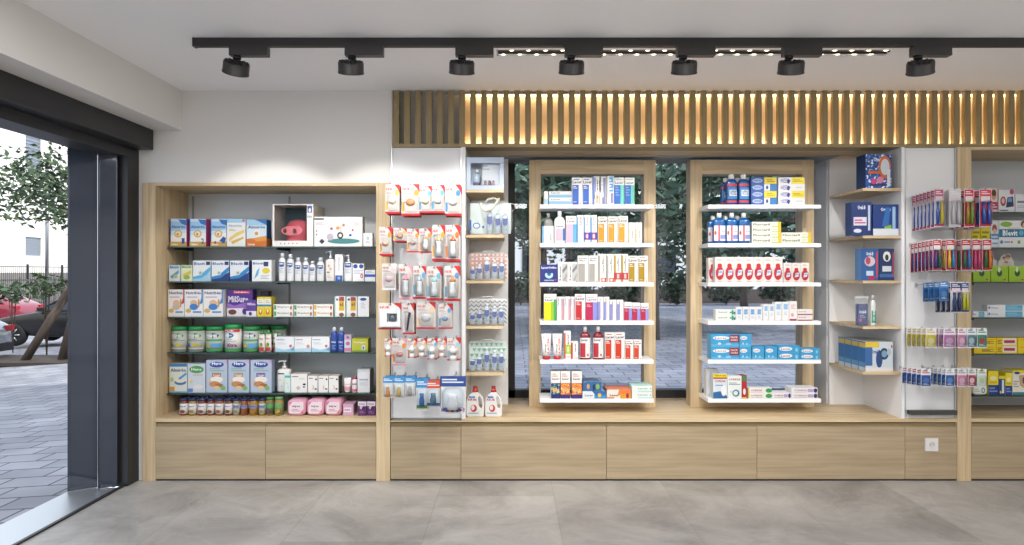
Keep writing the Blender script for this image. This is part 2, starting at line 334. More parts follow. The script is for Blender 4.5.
# ---------------------------------------------------------------- shelf cabinets (left and far right)
def cabinet(x0, x1, xi0, xi1, ztop, ys, label, place, far=1):
    """x0,x1 outer post edges; xi0,xi1 the opening"""
    t = empty('shelf_cabinet', ((x0+x1)/2, Y0, 0), label, 'cabinet'); c = (x0+x1)/2; D = .50
    MB().box(x0-c, xi0-c, 0, D, 0, ztop, 'oak_z').build('side_panel', t, bevel=.002)
    if far: MB().box(xi1-c, x1-c, 0, D, 0, ztop, 'oak_z').build('side_panel', t, bevel=.002)
    MB().box(xi0-c+.001, xi1-c-.001, 0, D, ztop-.02, ztop, 'oak_x').build('top_panel', t, bevel=.002)
    MB().box(xi0-c+.001, xi1-c-.001, 0, D, ZC-.025, ZC, 'oak_x').build('bottom_board', t, bevel=.0015)
    MB().box(xi0-c+.001, xi1-c-.001, D-.016, D, ZC+.001, ztop-.021, 'cabinet_back').build('back_panel', t)
    for q in ((px(192.5, 5.25)-c, px(289, 5.25)-c, xi1-c-.05) if far else (xi0-c+.15, xi0-c+.9)):
        MB().box(q-.006, q+.006, D-.026, D-.017, ZC+.02, ztop-.04, 'a4a8ab').build('upright', t)
    for y in ys:
        z = pz(y, 4.92); sh = MB().box(xi0-c+.012, xi1-c-.004, .14, D-.03, z-.008, z, 'shelf_glass').build('glass_shelf', t)
        MB().box(xi0-c+.013, xi1-c-.005, .1385, .1398, z-.0082, z+.0001, 'glass_edge').build('shelf_edge', sh)
        for q in ((px(192.5, 5.25)-c, px(289, 5.25)-c) if far else (xi0-c+.15, xi0-c+.9)): MB().box(q-.004, q+.004, .2, D-.027, z-.022, z-.0085, 'black_metal').build('bracket', sh)
        for q in (xi0-c+.001,): MB().box(q, q+.0105, .15, .17, z-.007, z-.001, 'steel').build('shelf_pin', sh)
    return t
LS = (246.5, 281.5, 317, 352.5, 393.2)
cabinet(px(142.5), px(390), px(155.5), px(376.2), pz(183), LS, 'tall oak cabinet with glass shelves of baby food by the street door', 'L')
RS = (212, 247.5, 282, 317.6, 354, 395.7)
cabinet(px(957.3), px(1200), px(971.3), px(1180), pz(147), RS, 'oak cabinet with glass shelves of boxed cereal, cut by picture edge', 'R', far=0)

# ---------------------------------------------------------------- white hook panels
def panel(x0, x1, label):
    t = empty('hook_panel', ((x0+x1)/2, Y0, ZC), label, 'display panel'); w = (x1-x0)/2; h = pz(147)-ZC
    MB().box(-w, w, .02, .04, 0, h-.002, 'white_board').build('board', t)
    for s in (-1, 1): MB().box(s*w-(.008 if s > 0 else 0), s*w+(.008 if s < 0 else 0), .006, .019, 0, h-.002, 'aluminium').build('edge_rail', t)
    return t
panel(px(391), px(461.5), 'tall white panel holding hooks of baby pacifiers and bottles')
pr = panel(px(905), px(957), 'tall white panel holding hooks of toothbrushes and dental floss')
MB().box(-.165, .165, -.03, .005, .03, .06, '4a4a48').build('bottom_tray', pr)
# panel side wall of the niche
struct('trim_7', MB().box(px(461.8), px(465.5), Y0, 5.31, ZC, pz(147), 'white_board').box(px(387)+.03, px(461.4), 4.83, 4.85, ZC-.02, pz(147), 'white_board'))
struct('trim_8', MB().box(px(901.5), px(904.6), Y0, 5.30, ZC, pz(147), 'white_board').box(px(905), px(957), 4.83, 4.85, ZC, pz(147), 'white_board'))

# ---------------------------------------------------------------- niche and corner unit
def unit(x0, x1, ys, label, cat='shelf unit', left=None, bx0=None, bx1=None):
    t = empty('wall_shelf_unit', ((x0+x1)/2, Y0, ZC), label, cat); c = (x0+x1)/2
    MB().box((bx0 or x0)-c, (bx1 or x1)-c, .51, .53, 0, pz(147)-ZC, 'white_board').build('back_panel', t)
    for y in ys: MB().box(x0-c+.001, x1-c-.001, .002, .509, pz(y+1.5)-ZC, pz(y-1.2)-ZC, 'oak_x').build('shelf', t, bevel=.0015)
    return t
NS = (190, 235.5, 281.5, 326, 373)
unit(px(466), px(504), (190.8, 236, 281.8, 327.3, 374), 'narrow white shelf unit with oak shelves of baby wash bags', bx1=-.03)
unit(px(863), px(901.3), (189.3, 236.8, 281.8, 327.5, 373.2), 'white corner shelf unit with oak shelves of electric toothbrush boxes', bx0=2.458)
# ---------------------------------------------------------------- the two oak stands
PS = (204.6, 243.3, 282.6, 321, 359.8, 398.8); YS = 4.94; YP = 5.19
def stand(xo0, xo1, s0, s1, label):
    a, b = px(xo0, YP), px(xo1, YP); c = (a+b)/2; t = empty('oak_stand', (c, YP, ZC), label, 'display stand'); w = (b-a)/2; st = .0875; H = pz(159.8, YP)-ZC; D = .13
    for s in (-1, 1): MB().box(min(s*w, s*(w-st)), max(s*w, s*(w-st)), 0, D, 0, H, 'oak_z').build('upright', t, bevel=.002)
    MB().box(-w+st+.0005, w-st-.0005, 0, D, H-.108, H, 'oak_x').build('top_rail', t, bevel=.002)
    MB().box(-w+st+.0005, w-st-.0005, .0, D, 0, .075, 'oak_x').build('bottom_rail', t, bevel=.002)
    A, B = px(s0, YS)-c, px(s1, YS)-c
    for i, y in enumerate(PS):
        z = pz(y, YS)-ZC; sh = MB().box(A, B, YS-YP, -.0015, z-.027, z, 'white_shelf').build('shelf', t, bevel=.002)
        if i == 5: MB().box(A+.005, B-.005, -.008, -.004, z+.001, z+.075, 'clear').build('acrylic_riser', sh)
    return t
stand(529.3, 655.6, 540, 653.6, 'oak stand with white shelves of tall medicine cartons beside the niche')
stand(690.5, 814, 708, 821, 'oak stand with white shelves of mouthwash and toothpaste')

# ---------------------------------------------------------------- lighting track
tr = empty('lighting_track', (0, 3.73, CEIL), 'long black lighting track running under the ceiling', 'track')
MB().box(px(196, 3.73), 3.6, -.018, .018, -.045, 0, 'track_black').build('rail', tr, bevel=.002)
MB().box(px(196, 3.73)-.012, px(196, 3.73), -.02, .02, -.047, 0, 'black_metal').build('end_cap', tr)
MB().box(px(199, 3.73), 3.6, -.006, .006, -.0462, -.0455, '0c0c0c').build('conductor_slot', tr)
ORD = ['first', 'second', 'third', 'fourth', 'fifth', 'sixth', 'seventh', 'eighth', 'ninth', 'tenth', 'eleventh', 'twelfth', 'thirteenth', 'fourteenth', 'fifteenth', 'sixteenth', 'seventeenth']
for i, (hx, tilt, yaw) in enumerate(((237, .30, .2), (352, .08, .1), (462, .05, .05), (571, 0, 0), (683, -.05, 0), (789, -.08, 0), (918, -.22, -.1))):
    x = px(hx, 3.73)
    lab = ['black spotlight at the free end of the track', 'second black spotlight along the track from the door', 'third spotlight from the door, above where the slats begin', 'middle black spotlight of the track', 'fifth spotlight from the door, above the oak stands\' gap', 'sixth spotlight from the door, above the mouthwash stand', 'last spotlight on the track, above the corner unit'][i]
    t = empty('track_spotlight', (x, 3.73, CEIL-.047), lab, 'spotlight', 'black spotlights on the track')
    MB().box(-.035, .172, -.024, .024, -.05, 0, 'track_black').build('adapter', t, bevel=.002)
    MB().lathe([(.022, -.066), (.022, -.0505)], 'black_metal', 0, 0).tube([(-.006, 0, -.066), (-.006, 0, -.09)], .003, 'steel').tube([(.008, 0, -.066), (.008, 0, -.09)], .003, 'steel').build('swivel_arm', t)
    hd = MB().lathe([(.060, 0), (.070, .001), (.070, .008), (.068, .01), (.068, .056), (.066, .06), (.05, .062)], 'track_black', N=28)
    for a in range(14): q = a*math.pi/7; hd.tube([(.02*math.cos(q), .02*math.sin(q), .064), (.064*math.cos(q), .064*math.sin(q), .064)], .004, 'black_metal', 4)
    h = hd.build('lamp_head', t, (0, -.02, -.15), (.42, tilt, 0))
    MB().lathe([(.05, -.0015), (.05, .0015)], 'spot_lens', N=24).build('lens', h)
    s = lamp('spot_beam', 'SPOT', (x, 3.775, CEIL-.215), 43, (1, .965, .91), aim=(x+(-.22 if i == 0 else -.1 if i == 6 else 0), 4.85, 1.22), spot_size=1.27, spot_blend=.3, shadow_soft_size=.045)
# recessed slot diffuser
vt = empty('ceiling_grille', (0, 3.97, CEIL), 'long white recessed ceiling slot grille with rows of tiny lights', 'grille')
gx0, gx1 = px(498, 3.97), 2.185
MB().box(gx0, gx1, -.053, -.047, 0, .05, 'white_board').box(gx0, gx1, .050, .056, 0, .05, 'white_board').box(gx0, gx1, -.053, .056, .05, .055, '2c2b2a').build('housing', vt)
for q in (-.018, .018): MB().box(gx0, gx1, q-.004, q+.004, 0, .012, 'track_black').build('slat', vt)
for j in range(46):
    q = gx0+.03+j*(gx1-gx0-.06)/45; MB().box(q-.01, q+.01, (-.036 if j % 2 else .032)-.007, (-.036 if j % 2 else .032)+.007, .001, .009, 'led_dot').build('light_dot', vt)
# ================================================================ products
WH = 'f3f2ef'
class Kit:
    """one product of one size: meshes made once, then linked for each copy"""
    def __init__(s): s.parts = []   # (name, mesh, parent index or None, loc)
    def p(s, name, mb, par=0, loc=(0, 0, 0)):
        s.parts.append((name, mb.mesh(name), par if s.parts else None, loc)); return len(s.parts)-1
    def place(s, loc, rz=0, **kw):
        os_ = []
        for name, me, par, l in s.parts:
            o = bpy.data.objects.new(name, me); COL.objects.link(o)
            if par is None: o.location = loc; o.rotation_euler = (0, 0, rz)
            else: o.parent = os_[par]; o.location = l
            os_.append(o)
        return tag(os_[0], **kw)
def box_kit(name, base, ds, side=None, top=None, sds=None):
    def f(w, h, d):
        m = MB().box(-w/2, w/2, 0, d, 0, h, base, side, top).decal(ds, w, h)
        if sds:      # print on the side that faces the middle of the shop: a stripe only
            for a, b, k in sds:
                for s in (-1, 1): x = s*(w/2+.0004); m.add([(x, d*.06, a*h), (x, d*.94, a*h), (x, d*.94, b*h), (x, d*.06, b*h)], [(0, 1, 2, 3)], k)
        k = Kit(); k.p(name, m); return k
    return f
def ring_y(rx, ry, e): return lambda x, z: -ry*max(0, 1-min(1, abs(x)/rx)**e)**(1/e)
def bottle_kit(name, body, cap, ds=(), label=None, e=3, ratio=.62, pump=False, neck=.3, shoulder=.78, capw=.42, capname='cap', lab=(.08, .62), bodyk=None, capk=None, thin=False):
    def f(w, h, d):
        r = w/2; ry = r*ratio; H = h*(.74 if pump else .84); m = MB()
        s1 = shoulder+(1-shoulder)*.3; s2 = shoulder+(1-shoulder)*.6; s3 = shoulder+(1-shoulder)*.82; q = max(capw, .3)
        pr = [(r*.94, 0), (r, h*.03), (r, H*shoulder), (r*.97, H*s1), (r*(q+(1-q)*.72), H*s2), (r*(q+(1-q)*.3), H*s3), (r*capw, H*.985), (r*capw*.96, H)]
        m.lathe(pr, body, e=e, ratio=ratio, N=20, cy=ry)
        yf = lambda x, z: ry+ring_y(r, ry, e)(x, z)
        if label: m.decal([('r', .03, lab[0], .97, lab[1], label)], w, h, yf, e0=.0006)
        if ds: m.decal([tuple(q) for q in ds], w, h, yf, e0=.001)
        k = Kit(); k.p(name, m)
        if pump:
            c = MB().lathe([(r*capw, H), (r*capw, H+h*.07), (r*.14, H+h*.075), (r*.14, h*.93), (r*.3, h*.935), (r*.3, h*.985), (r*.1, h)], cap, cy=ry, N=12)
            c.tube([(0, ry, h*.96), (-r*.75, ry, h*.96), (-r*.95, ry, h*.92)], r*.12, cap, 6); k.p('pump_head', c)
        else:
            k.p(capname, MB().lathe([(r*capw, H+.0005), (r*capw, h*.985), (r*capw*.88, h)], cap, cy=ry, N=16))
        return k
    return f
def jar_kit(name, body, label, lid, ds=(), lw=.93, lidh=.14, lidname='lid', lidfull=False):
    def f(w, h, d):
        r = w/2; m = MB().lathe([(r*.93, 0), (r, h*.03), (r, h*(1-lidh-.08)), (r*.86, h*(1-lidh-.01)), (r*.84, h*(1-lidh))] if not lidfull else [(r*.98, 0), (r*.98, h*(1-lidh))], body, N=20, cy=r)
        yf = lambda x, z: r+ring_y(r, r, 2)(x, z)
        if label: m.lathe([(r*1.004, h*.1), (r*1.004, h*.7)], label, N=20, cy=r)
        m.decal(list(ds), w, h, yf, e0=.0012); k = Kit(); k.p(name, m)
        q = 1.0 if lidfull else lw; k.p(lidname, MB().lathe([(r*q, h*(1-lidh)+.0003), (r*q, h*.985), (r*q*.9, h)], lid, N=20, cy=r)); return k
    return f
def soft_kit(name, base, ds, e=4):
    def f(w, h, d):
        m = MB(); R_ = []
        for yy, s in ((0, .80), (.02*d, .93), (.08*d, 1), (.92*d, 1), (d, .85)):
            ring = []
            for j in range(24):
                a = 2*math.pi*(j+.5)/24; c, q = math.cos(a), math.sin(a)
                ring.append((w/2*s*math.copysign(abs(c)**(2/e), c), yy, h/2+h/2*s*math.copysign(abs(q)**(2/e), q)))
            R_.append(ring[::-1])
        m.loft(R_, base).decal(list(ds), w, h); k = Kit(); k.p(name, m); return k
    return f
def tube_kit(body, capc, ds):
    def f(w, h, d):
        R_ = []; hc = h*.13
        for t in (0, .25, .5, .75, .93, 1):
            z = hc+(h-hc)*t; rx = w/2*(.80+.20*t); ry = w*.36*(1-t)**.8+.0015
            R_.append([(rx*math.cos(2*math.pi*j/20), w*.38+ry*math.sin(2*math.pi*j/20), z) for j in range(20)])
        m = MB().loft(R_, body)
        yf = lambda x, z: w*.38-(w*.36*max(0, 1-(z-hc)/(h-hc))**.8+.0015)*max(0, 1-min(1, abs(x)/(w*.42))**2)**.5
        m.decal(list(ds), w, h, yf, e0=.001); k = Kit(); k.p('cream_tube', m)
        k.p('cap', MB().lathe([(w*.34, 0), (w*.37, hc*.3), (w*.38, hc*.95)], capc, N=18, cy=w*.38)); return k
    return f
T = lambda a, b, c, q, s, k: ('t', a, b, c, q, s, k)
def spout_box(): pass
def toothpicture(k1):  # carton printed with a red bottle under an arch
    return [('l', .2, .84, .8, .93, 2, 'c4a9a4'), ('e', .5, .68, .24, .07, 'c8202c'), ('r', .26, .60, .74, .68, 'c8202c'), ('r', .16, .52, .84, .60, 'd9c9c6'), ('e', .5, .36, .44, .27, 'c01f2e'), ('r', .08, .3, .92, .5, 'c01f2e'), ('p', [(.3, .25), (.75, .3), (.85, .5), (.4, .48)], 'cfe0f2'), ('t', .3, .38, .75, .44, 'KIN', '2a56a8'), ('l', .25, .02, .75, .07, 1, 'c9a0a0')]
def formula(c2, ring, num, extra=()):
    return [('r', 0, .55, 1, 1, '9cc8ea'), ('p', [(0, .55), (1, .62), (1, .5), (0, .4)], 'cfe4f4'), ('r', 0, .9, 1, 1, 'c8dcf0'), ('p', [(.5, .98), (1, .96), (1, .76), (.7, .82)], '2f6fb8'), ('r', 0, 0, .05, 1, '2b4ea2'), T(.08, .66, .92, .76, 'Almirón', '25498f'), ('e', .5, .46, .25, .14, 'd9b66a'), ('e', .5, .46, .17, .09, 'f4e3c0'), ('e', .47, .44, .07, .05, 'c98a5a'), ('r', 0, 0, 1, .17, ring), T(.08, .04, .5, .12, 'Advance', 'ffffff'), T(.72, .10, .9, .30, num, '2b4fa0')]+list(extra)
def lacer_tall(col, txt='Lacer', side=None, a=.04, b=.66):
    return [('r', a, .03, b, .73, col), T(.06, .78, .96, .89, txt, '2a2a54'), ('l', .12, .9, .7, .96, 1, col), ('l', a+.08, .58, b-.14, .7, 2, 'f2e8e0'), ('l', a+.08, .08, b-.2, .12, 1, 'e8d8d0'), ('r', .8, .03, .9, .07, 'd23b2e')]
def lacer_slim(stripe, tag_=None, lime=None):
    ds = [('r', 0, .03, .24, .93, stripe), ('T', .45, .45, .7, .9, 'Lacer', '3a3a60'), ('l', .36, .06, .9, .12, 1, 'c9a8a8')]
    if tag_: ds.append(('r', .3, .04, 1, .17, tag_))
    if lime: ds += [('r', .22, .2, 1, .52, lime), ('T', .45, .24, .75, .48, 'GEL', 'ffffff')]
    return ds
def dental(bg_='2e8ecb', tagc='8e1d34'):
    return [('r', 0, 0, 1, .2, '5cb0dd'), ('e', .36, .68, .3, .15, 'eef4f8'), T(.14, .62, .58, .74, 'Lacer', 'b0303c'), ('e', .3, .24, .06, .09, 'c9e4f4'), ('e', .62, .2, .1, .1, '8fc8e8')]
def dental_tag(): return dental()+[('r', .66, .34, 1, .92, '8e1d34'), T(.7, .66, .96, .82, 'PACK', 'f4e0e0'), T(.7, .44, .96, .6, 'AHORRO', 'f4e0e0')]
def hero(accent): return [T(.27, .84, .73, .95, 'Hero', 'ffffff'), ('r', .28, .48, .7, .6, accent), T(.32, .51, .66, .57, 'Cereales', 'f4efe8'), ('l', .15, .64, .85, .76, 2, '8fb6a8'), ('e', .5, .4, .3, .1, 'f6efe2'), ('e', .4, .26, .26, .09, 'c98c52'), ('p', [(.85, 1), (1, 1), (1, .86)], 'd8a0cc'), ('e', .62, .22, .2, .06, 'a86a3c'), ('e', .5, .15, .15, .06, 'e6c894'), ('e', .8, .14, .12, .07, '7cb86a'), ('e', .12, .38, .06, .04, 'e8c8a0')]
def hero2(accent): return [('e', .5, .86, .34, .09, '24409a')]+hero(accent)
def nutri(c1, c2): return [T(.06, .82, .9, .93, 'Nutribén', '3a3a8c'), ('l', .1, .68, .7, .76, 1, 'c0b0c0'), ('p', [(1, 1), (1, .5), (.8, .45), (.93, .7), (.93, 1)], c1), ('e', .5, .5, .2, .12, 'e8bc98'), ('e', .5, .36, .24, .12, c2), ('e', .2, .22, .16, .08, 'd8b46a'), ('e', .78, .5, .06, .16, 'dba35a'), ('r', .45, .14, .92, .2, '4a9ad0')]
def nutriflakes(c, c2): return [T(.05, .78, .68, .92, 'Blevit', '3c64a8'), ('r', .74, .78, .97, .95, '2d3a6e'), ('p', [(0, .22), (.4, .3), (1, .72), (1, .5), (.55, .12), (0, 0)], c), ('p', [(0, .1), (.5, .16), (1, .45), (1, 0), (0, 0)], c2), ('e', .42, .4, .12, .11, 'e9e2c8'), ('e', .42, .4, .07, .06, '8ab0cc')]
def mustela(extra=()): return [('p', [(.12, .56), (.88, .56), (.88, .66), (.5, .6), (.12, .66)], '2b4ea2'), ('r', .12, .56, .88, .68, '2b4ea2'), ('e', .5, .56, .38, .05, '2b4ea2'), T(.2, .59, .8, .66, 'mustela', 'ffffff'), ('l', .2, .3, .8, .48, 3, 'b8c4dc')]+list(extra)
def pk_h(brand, bc, ac, x=.1): return [T(x, .42, x+.45, .74, brand, bc), ('l', x, .15, x+.4, .35, 1, 'c4c8cc'), ('r', .88, .12, 1, .9, ac), ('r', .68, .2, .8, .45, ac)]
ORALB = 'art:163a78,1f4d98,2d67b4,d8e2f0'
K = {}
def k(key, f, cat, desc, d=.06): K[key] = (f, cat, desc, d)
# --- baby food cabinet
k('form1', box_kit('formula_box', WH, formula('', 'c8a54c', '1'), side='c0307c', sds=[(.86, 1, '2b4ea2')]), 'box', 'baby formula box beside the oak side panel', .1)
k('form2', box_kit('formula_box', WH, formula('', 'c8a54c', '2'), side='c0307c'), 'box', 'baby formula box second from the side panel', .1)
k('form3', box_kit('formula_box', WH, formula('', 'c8a54c', '3', [('e', .3, .14, .06, .06, 'c8202c'), ('p', [(.55, .2), (.8, .36), (.98, .3), (.9, .12)], '2b4ea2')]), side='2b5aa0'), 'box', 'baby formula box with a blue splash print', .1)
k('form4', box_kit('formula_box', WH, [('r', 0, .86, 1, 1, '9fd0ea'), T(.06, .7, .8, .8, 'Almirón', '8aa8c8'), ('p', [(.1, .3), (.5, .5), (.95, .62), (.95, .5), (.45, .34), (.1, .16)], 'ecd27a'), ('p', [(.2, .18), (.9, .36), (.9, .28), (.3, .08)], 'e0bc58'), ('e', .9, .94, .08, .04, 'c83a84'), ('l', .1, .55, .5, .65, 2, 'c8b880')]), 'box', 'white and pale gold baby formula box', .1)
k('form5', box_kit('formula_box', 'dcecf6', [('r', 0, .78, 1, 1, 'a6cfea'), ('p', [(.4, 1), (1, 1), (1, .8)], '2f6fb8'), T(.06, .66, .94, .78, 'Almirón', '1f3c84'), ('e', .5, .5, .16, .13, 'f2f0ea'), ('e', .5, .48, .09, .07, 'e0a060'), ('p', [(0, .28), (1, .36), (1, 0), (0, 0)], 'd8762a'), ('p', [(.3, .3), (1, .4), (1, .22), (.5, .18)], 'e8a040'), T(.06, .04, .4, .12, 'Cereal', 'ffffff')], side='1c5a96', sds=[(0, .3, 'd8762a')]), 'box', 'pale blue baby formula box with orange foot', .1)
k('minib', box_kit('cereal_box', 'dfeaf0', [('r', 0, .75, 1, 1, 'b8d8ea'), T(.1, .8, .9, .94, 'Blevit', '3c64a8'), ('p', [(.1, .3), (.9, .7), (.9, .5), (.3, .15)], '5aa6cc'), ('e', .6, .3, .2, .12, 'c8c070')]), 'box', 'small pale blue cereal box', .06)
k('miniy', box_kit('cereal_box', 'e9ecc8', [('r', 0, .8, 1, 1, 'c8dcb0'), T(.1, .82, .9, .94, 'Blevit', '3c7a58'), ('p', [(.1, .4), (.9, .7), (.9, .45), (.3, .25)], 'd8cc50'), ('e', .5, .25, .3, .14, '9ab85c')]), 'box', 'small yellow-green cereal box', .06)
k('flk1', box_kit('cereal_box', 'eef3f7', nutriflakes('5ab4e0', 'a8d4ec')), 'box', 'white cereal box with light blue wave', .08)
k('flk2', box_kit('cereal_box', 'eef3f7', nutriflakes('2f8ccc', '1d3a7c'), side='1d3a7c'), 'box', 'white cereal box with navy wave', .08)
k('flk3', box_kit('cereal_box', 'eef1f2', [T(.05, .78, .62, .9, 'Blevit', '3c64a8'), ('r', .6, .7, .84, .92, '2d3a6e'), ('e', .72, .5, .2, .14, 'e6cc3a'), ('p', [(.1, .1), (.25, .5), (.4, .66), (.32, .3)], '5ab4e0'), ('l', .45, .1, .9, .3, 3, 'b8c0c8')]), 'box', 'white cereal box with yellow splash', .08)
k('nut1', box_kit('cereal_box', 'f4f2f0', nutri('b83a4a', 'd8c0b4')), 'box', 'white cereal box with red corner', .08)
k('nut2', box_kit('cereal_box', 'f4f2f0', nutri('4a90cc', '3c84cc')), 'box', 'white cereal box with blue corner', .08)
k('purp', box_kit('biscuit_box', '4a2c84', [('r', .25, .84, .9, .95, 'c02850'), T(.3, .87, .85, .93, 'Pack ahorro', 'ffffff'), T(.05, .52, .85, .76, 'MilSure', 'e8dcf0'), ('p', [(0, .5), (.3, .4), (1, .58), (1, .3), (0, .12)], '9a6cc0'), ('r', 0, 0, 1, .3, 'ece4ec'), ('e', .22, .16, .16, .1, '6a3c28'), ('e', .7, .18, .1, .12, '4a2c84')], side='3a2068'), 'box', 'large purple cereal carton', .08)
k('purs', box_kit('biscuit_box', '5a3a90', [T(.1, .68, .9, .84, 'MilSure', 'e8dcf0'), ('r', 0, 0, 1, .34, 'e8e0ea'), ('e', .4, .18, .16, .12, '4a2c84')]), 'box', 'small purple carton before the large purple one', .03)
k('dark', box_kit('gift_box', '2a1c34', [('e', .3, .75, .2, .12, '4a3c60'), ('l', .1, .2, .9, .6, 3, '5a4a78')]), 'box', 'dark violet carton behind the yellow ones', .07)
k('yelb', box_kit('cereal_box', 'e6d02a', [('r', 0, .52, 1, 1, 'eceadc'), ('r', 0, .52, 1, .62, '3c80b8'), ('r', 0, .9, 1, 1, 'dfc93a'), ('e', .5, .26, .28, .16, 'c86a2a'), ('e', .5, .3, .14, .1, 'f0e8a8'), ('l', .2, .68, .8, .86, 2, 'b8b8a0')], side='dcc620'), 'box', 'yellow baby cereal box with white top', .09)
k('tpg', box_kit('ointment_box', WH, [T(.2, .4, .8, .72, 'Eryplast', '5c7a6c'), ('r', .02, .15, .14, .85, '58a060'), ('e', .9, .45, .06, .32, 'b8765a')]), 'box', 'long white ointment box with green end', .05)
k('tpy', box_kit('ointment_box', WH, [T(.2, .4, .8, .72, 'Eryplast', 'b08a4c'), ('r', .02, .15, .14, .85, 'e0b030'), ('e', .9, .45, .06, .32, 'b8603c')]), 'box', 'long white ointment box with yellow end', .05)
k('b60', box_kit('wipes_box', 'f0f0ee', [('r', .42, .3, .9, .98, 'd8b430'), ('r', .42, .78, .9, .98, 'a04850'), T(.5, .5, .84, .72, '60', '7a3a20'), ('r', .15, .8, .35, .9, '3a3a7c'), ('e', .65, .1, .24, .1, '8a5a4a'), ('r', 0, 0, .08, 1, 'a8d4c4')]), 'box', 'white carton with gold 60 label', .07)
k('bwn', box_kit('ointment_box', 'eff1f4', [('e', .5, .86, .3, .07, '2b4ea2'), ('l', .3, .4, .7, .7, 4, 'c4c8d8')]), 'box', 'slim white carton with navy mark', .07)
k('tin1', jar_kit('milk_tin', 'b9bfb4', 'c4cac0', '1f8a48', [('e', .45, .64, .42, .11, '3c9456'), T(.15, .6, .75, .69, 'Hero', 'f0f4f0'), ('l', .08, .42, .92, .52, 2, '7c8c88'), ('r', .05, .12, .95, .16, 'e8e8e0'), T(.08, .2, .28, .36, '6', '24408a'), ('e', .6, .28, .2, .06, 'd0c040'), ('r', .02, .02, .98, .06, '8a9490')], lidfull=True, lidh=.17), 'tin', 'silver milk tin with green badge', .1)
k('tin2', jar_kit('milk_tin', 'b9bfb4', 'c4cac0', '1f8a48', [('e', .45, .64, .4, .11, '24409a'), T(.18, .6, .72, .69, 'Hero', 'ffffff'), ('r', .05, .42, .95, .5, '5ca870'), ('r', .45, .18, .94, .34, '5aa8d8'), ('e', .26, .25, .12, .06, 'd0c040'), ('r', .02, .02, .98, .12, '3c9a50')], lidfull=True, lidh=.17), 'tin', 'silver milk tin with blue badge', .1)
k('tin3', jar_kit('milk_tin', 'e4e2dc', 'eceae6', '1f9a50', [('r', 0, .72, 1, .82, 'c83040'), T(.1, .74, .7, .8, 'Pack', 'ffffff'), ('e', .36, .6, .32, .1, '3c7ab0'), T(.14, .57, .58, .64, 'Hero', 'ffffff'), ('l', .1, .36, .8, .5, 2, 'b8c8b8'), T(.25, .18, .85, .32, 'Xtra', '8a2c84'), ('r', .02, .02, .98, .12, '3c9a50')], lidfull=True, lidh=.17), 'tin', 'white milk tin with red band', .1)
def pouch(w, h, d):
    m = MB(); R_ = []
    for z, sx, sy in ((0, .92, .5), (.1, 1, .5), (.5, 1, .42), (.72, .9, .2), (.84, .8, .04)): R_.append([(w/2*sx*math.cos(a*math.pi/8), .018+.03*sy*math.sin(a*math.pi/8), h*z) for a in range(16)])
    m.loft(R_, 'efe9e2'); yf = lambda x, z: .018-.03*(.5 if z < h*.3 else .42 if z < h*.55 else .2)*max(0, 1-min(1, abs(2*x/w))**2)**.5
    m.decal([('r', .1, .05, .9, .22, 'c03040'), ('e', .5, .34, .24, .1, '5a9a3c'), ('e', .35, .26, .14, .07, 'd8a030'), T(.2, .58, .8, .68, 'Hero', 'b03040')], w, h, yf, e0=.003)
    q = Kit(); q.p('fruit_pouch', m); q.p('cap', MB().lathe([(w*.26, h*.845), (w*.28, h*.86), (w*.28, h*.97), (w*.2, h)], 'p:3ca040', N=12, cy=.018)); return q
k('pouch', pouch, 'pouch', 'baby fruit pouch with green cap', .04)
k('wbb', box_kit('care_box', 'eef2f5', [T(.06, .78, .5, .88, 'suavinex', '6a6aa0'), ('p', [(0, .3), (.5, .14), (1, .3), (1, 0), (0, 0)], 'a8d4ea'), ('p', [(.4, .2), (.8, .12), (1, .38), (1, .1)], '58aad8'), ('e', .82, .4, .08, .1, 'd86a70'), ('l', .1, .5, .6, .66, 2, 'ccd4dc')]), 'box', 'wide white nappy cream carton with blue wave', .09)
k('wbp', box_kit('care_box', 'f0f0f2', [T(.06, .78, .5, .88, 'suavinex', '6a6aa0'), ('p', [(0, .2), (1, .3), (1, 0), (0, 0)], 'b8dcee'), ('e', .82, .38, .1, .12, 'e08870'), ('l', .1, .5, .6, .66, 2, 'ccd4dc')]), 'box', 'wide white nappy cream carton with coral dot', .09)
k('blub', bottle_kit('lotion_bottle', 'p:2f4da0', 'p:dfe6ee', [T(.15, .36, .85, .44, 'Baby', 'dce4f8'), ('l', .2, .1, .8, .3, 3, '7c92cc')], e=2.4, capw=.5, ratio=.9), 'bottle', 'royal blue lotion bottle with clear cap', .04)
k('pkb', box_kit('soap_box', 'c4dcea', [('r', 0, .72, 1, 1, 'd8a0b8'), ('e', .5, .5, .3, .12, 'd85a88'), ('r', 0, .05, 1, .25, 'd8829c'), ('e', .5, .86, .2, .08, '4a78b0')]), 'box', 'small pink and blue carton', .06)
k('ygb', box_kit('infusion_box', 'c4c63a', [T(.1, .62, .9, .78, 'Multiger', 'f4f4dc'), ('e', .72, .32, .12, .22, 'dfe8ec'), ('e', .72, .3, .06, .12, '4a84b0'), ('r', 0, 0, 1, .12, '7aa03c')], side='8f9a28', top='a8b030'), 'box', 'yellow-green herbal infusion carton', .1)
k('lastin1', box_kit('cereal_box', 'e2e6dc', [('r', 0, .9, 1, 1, '3c80c0'), T(.06, .72, .94, .84, 'Almirón', '3c4a84'), ('e', .62, .36, .34, .1, '3a74b8'), ('e', .62, .42, .3, .08, 'efe6cc'), ('p', [(.5, .5), (.95, .7), (1, .64), (.6, .44)], '4aa0dc'), ('e', .15, .45, .1, .08, 'b8c878'), ('r', .02, .05, .3, .2, 'd8a040'), ('r', 0, 0, 1, .05, '88b8d8')]), 'box', 'cereal box with blue bowl picture', .07)
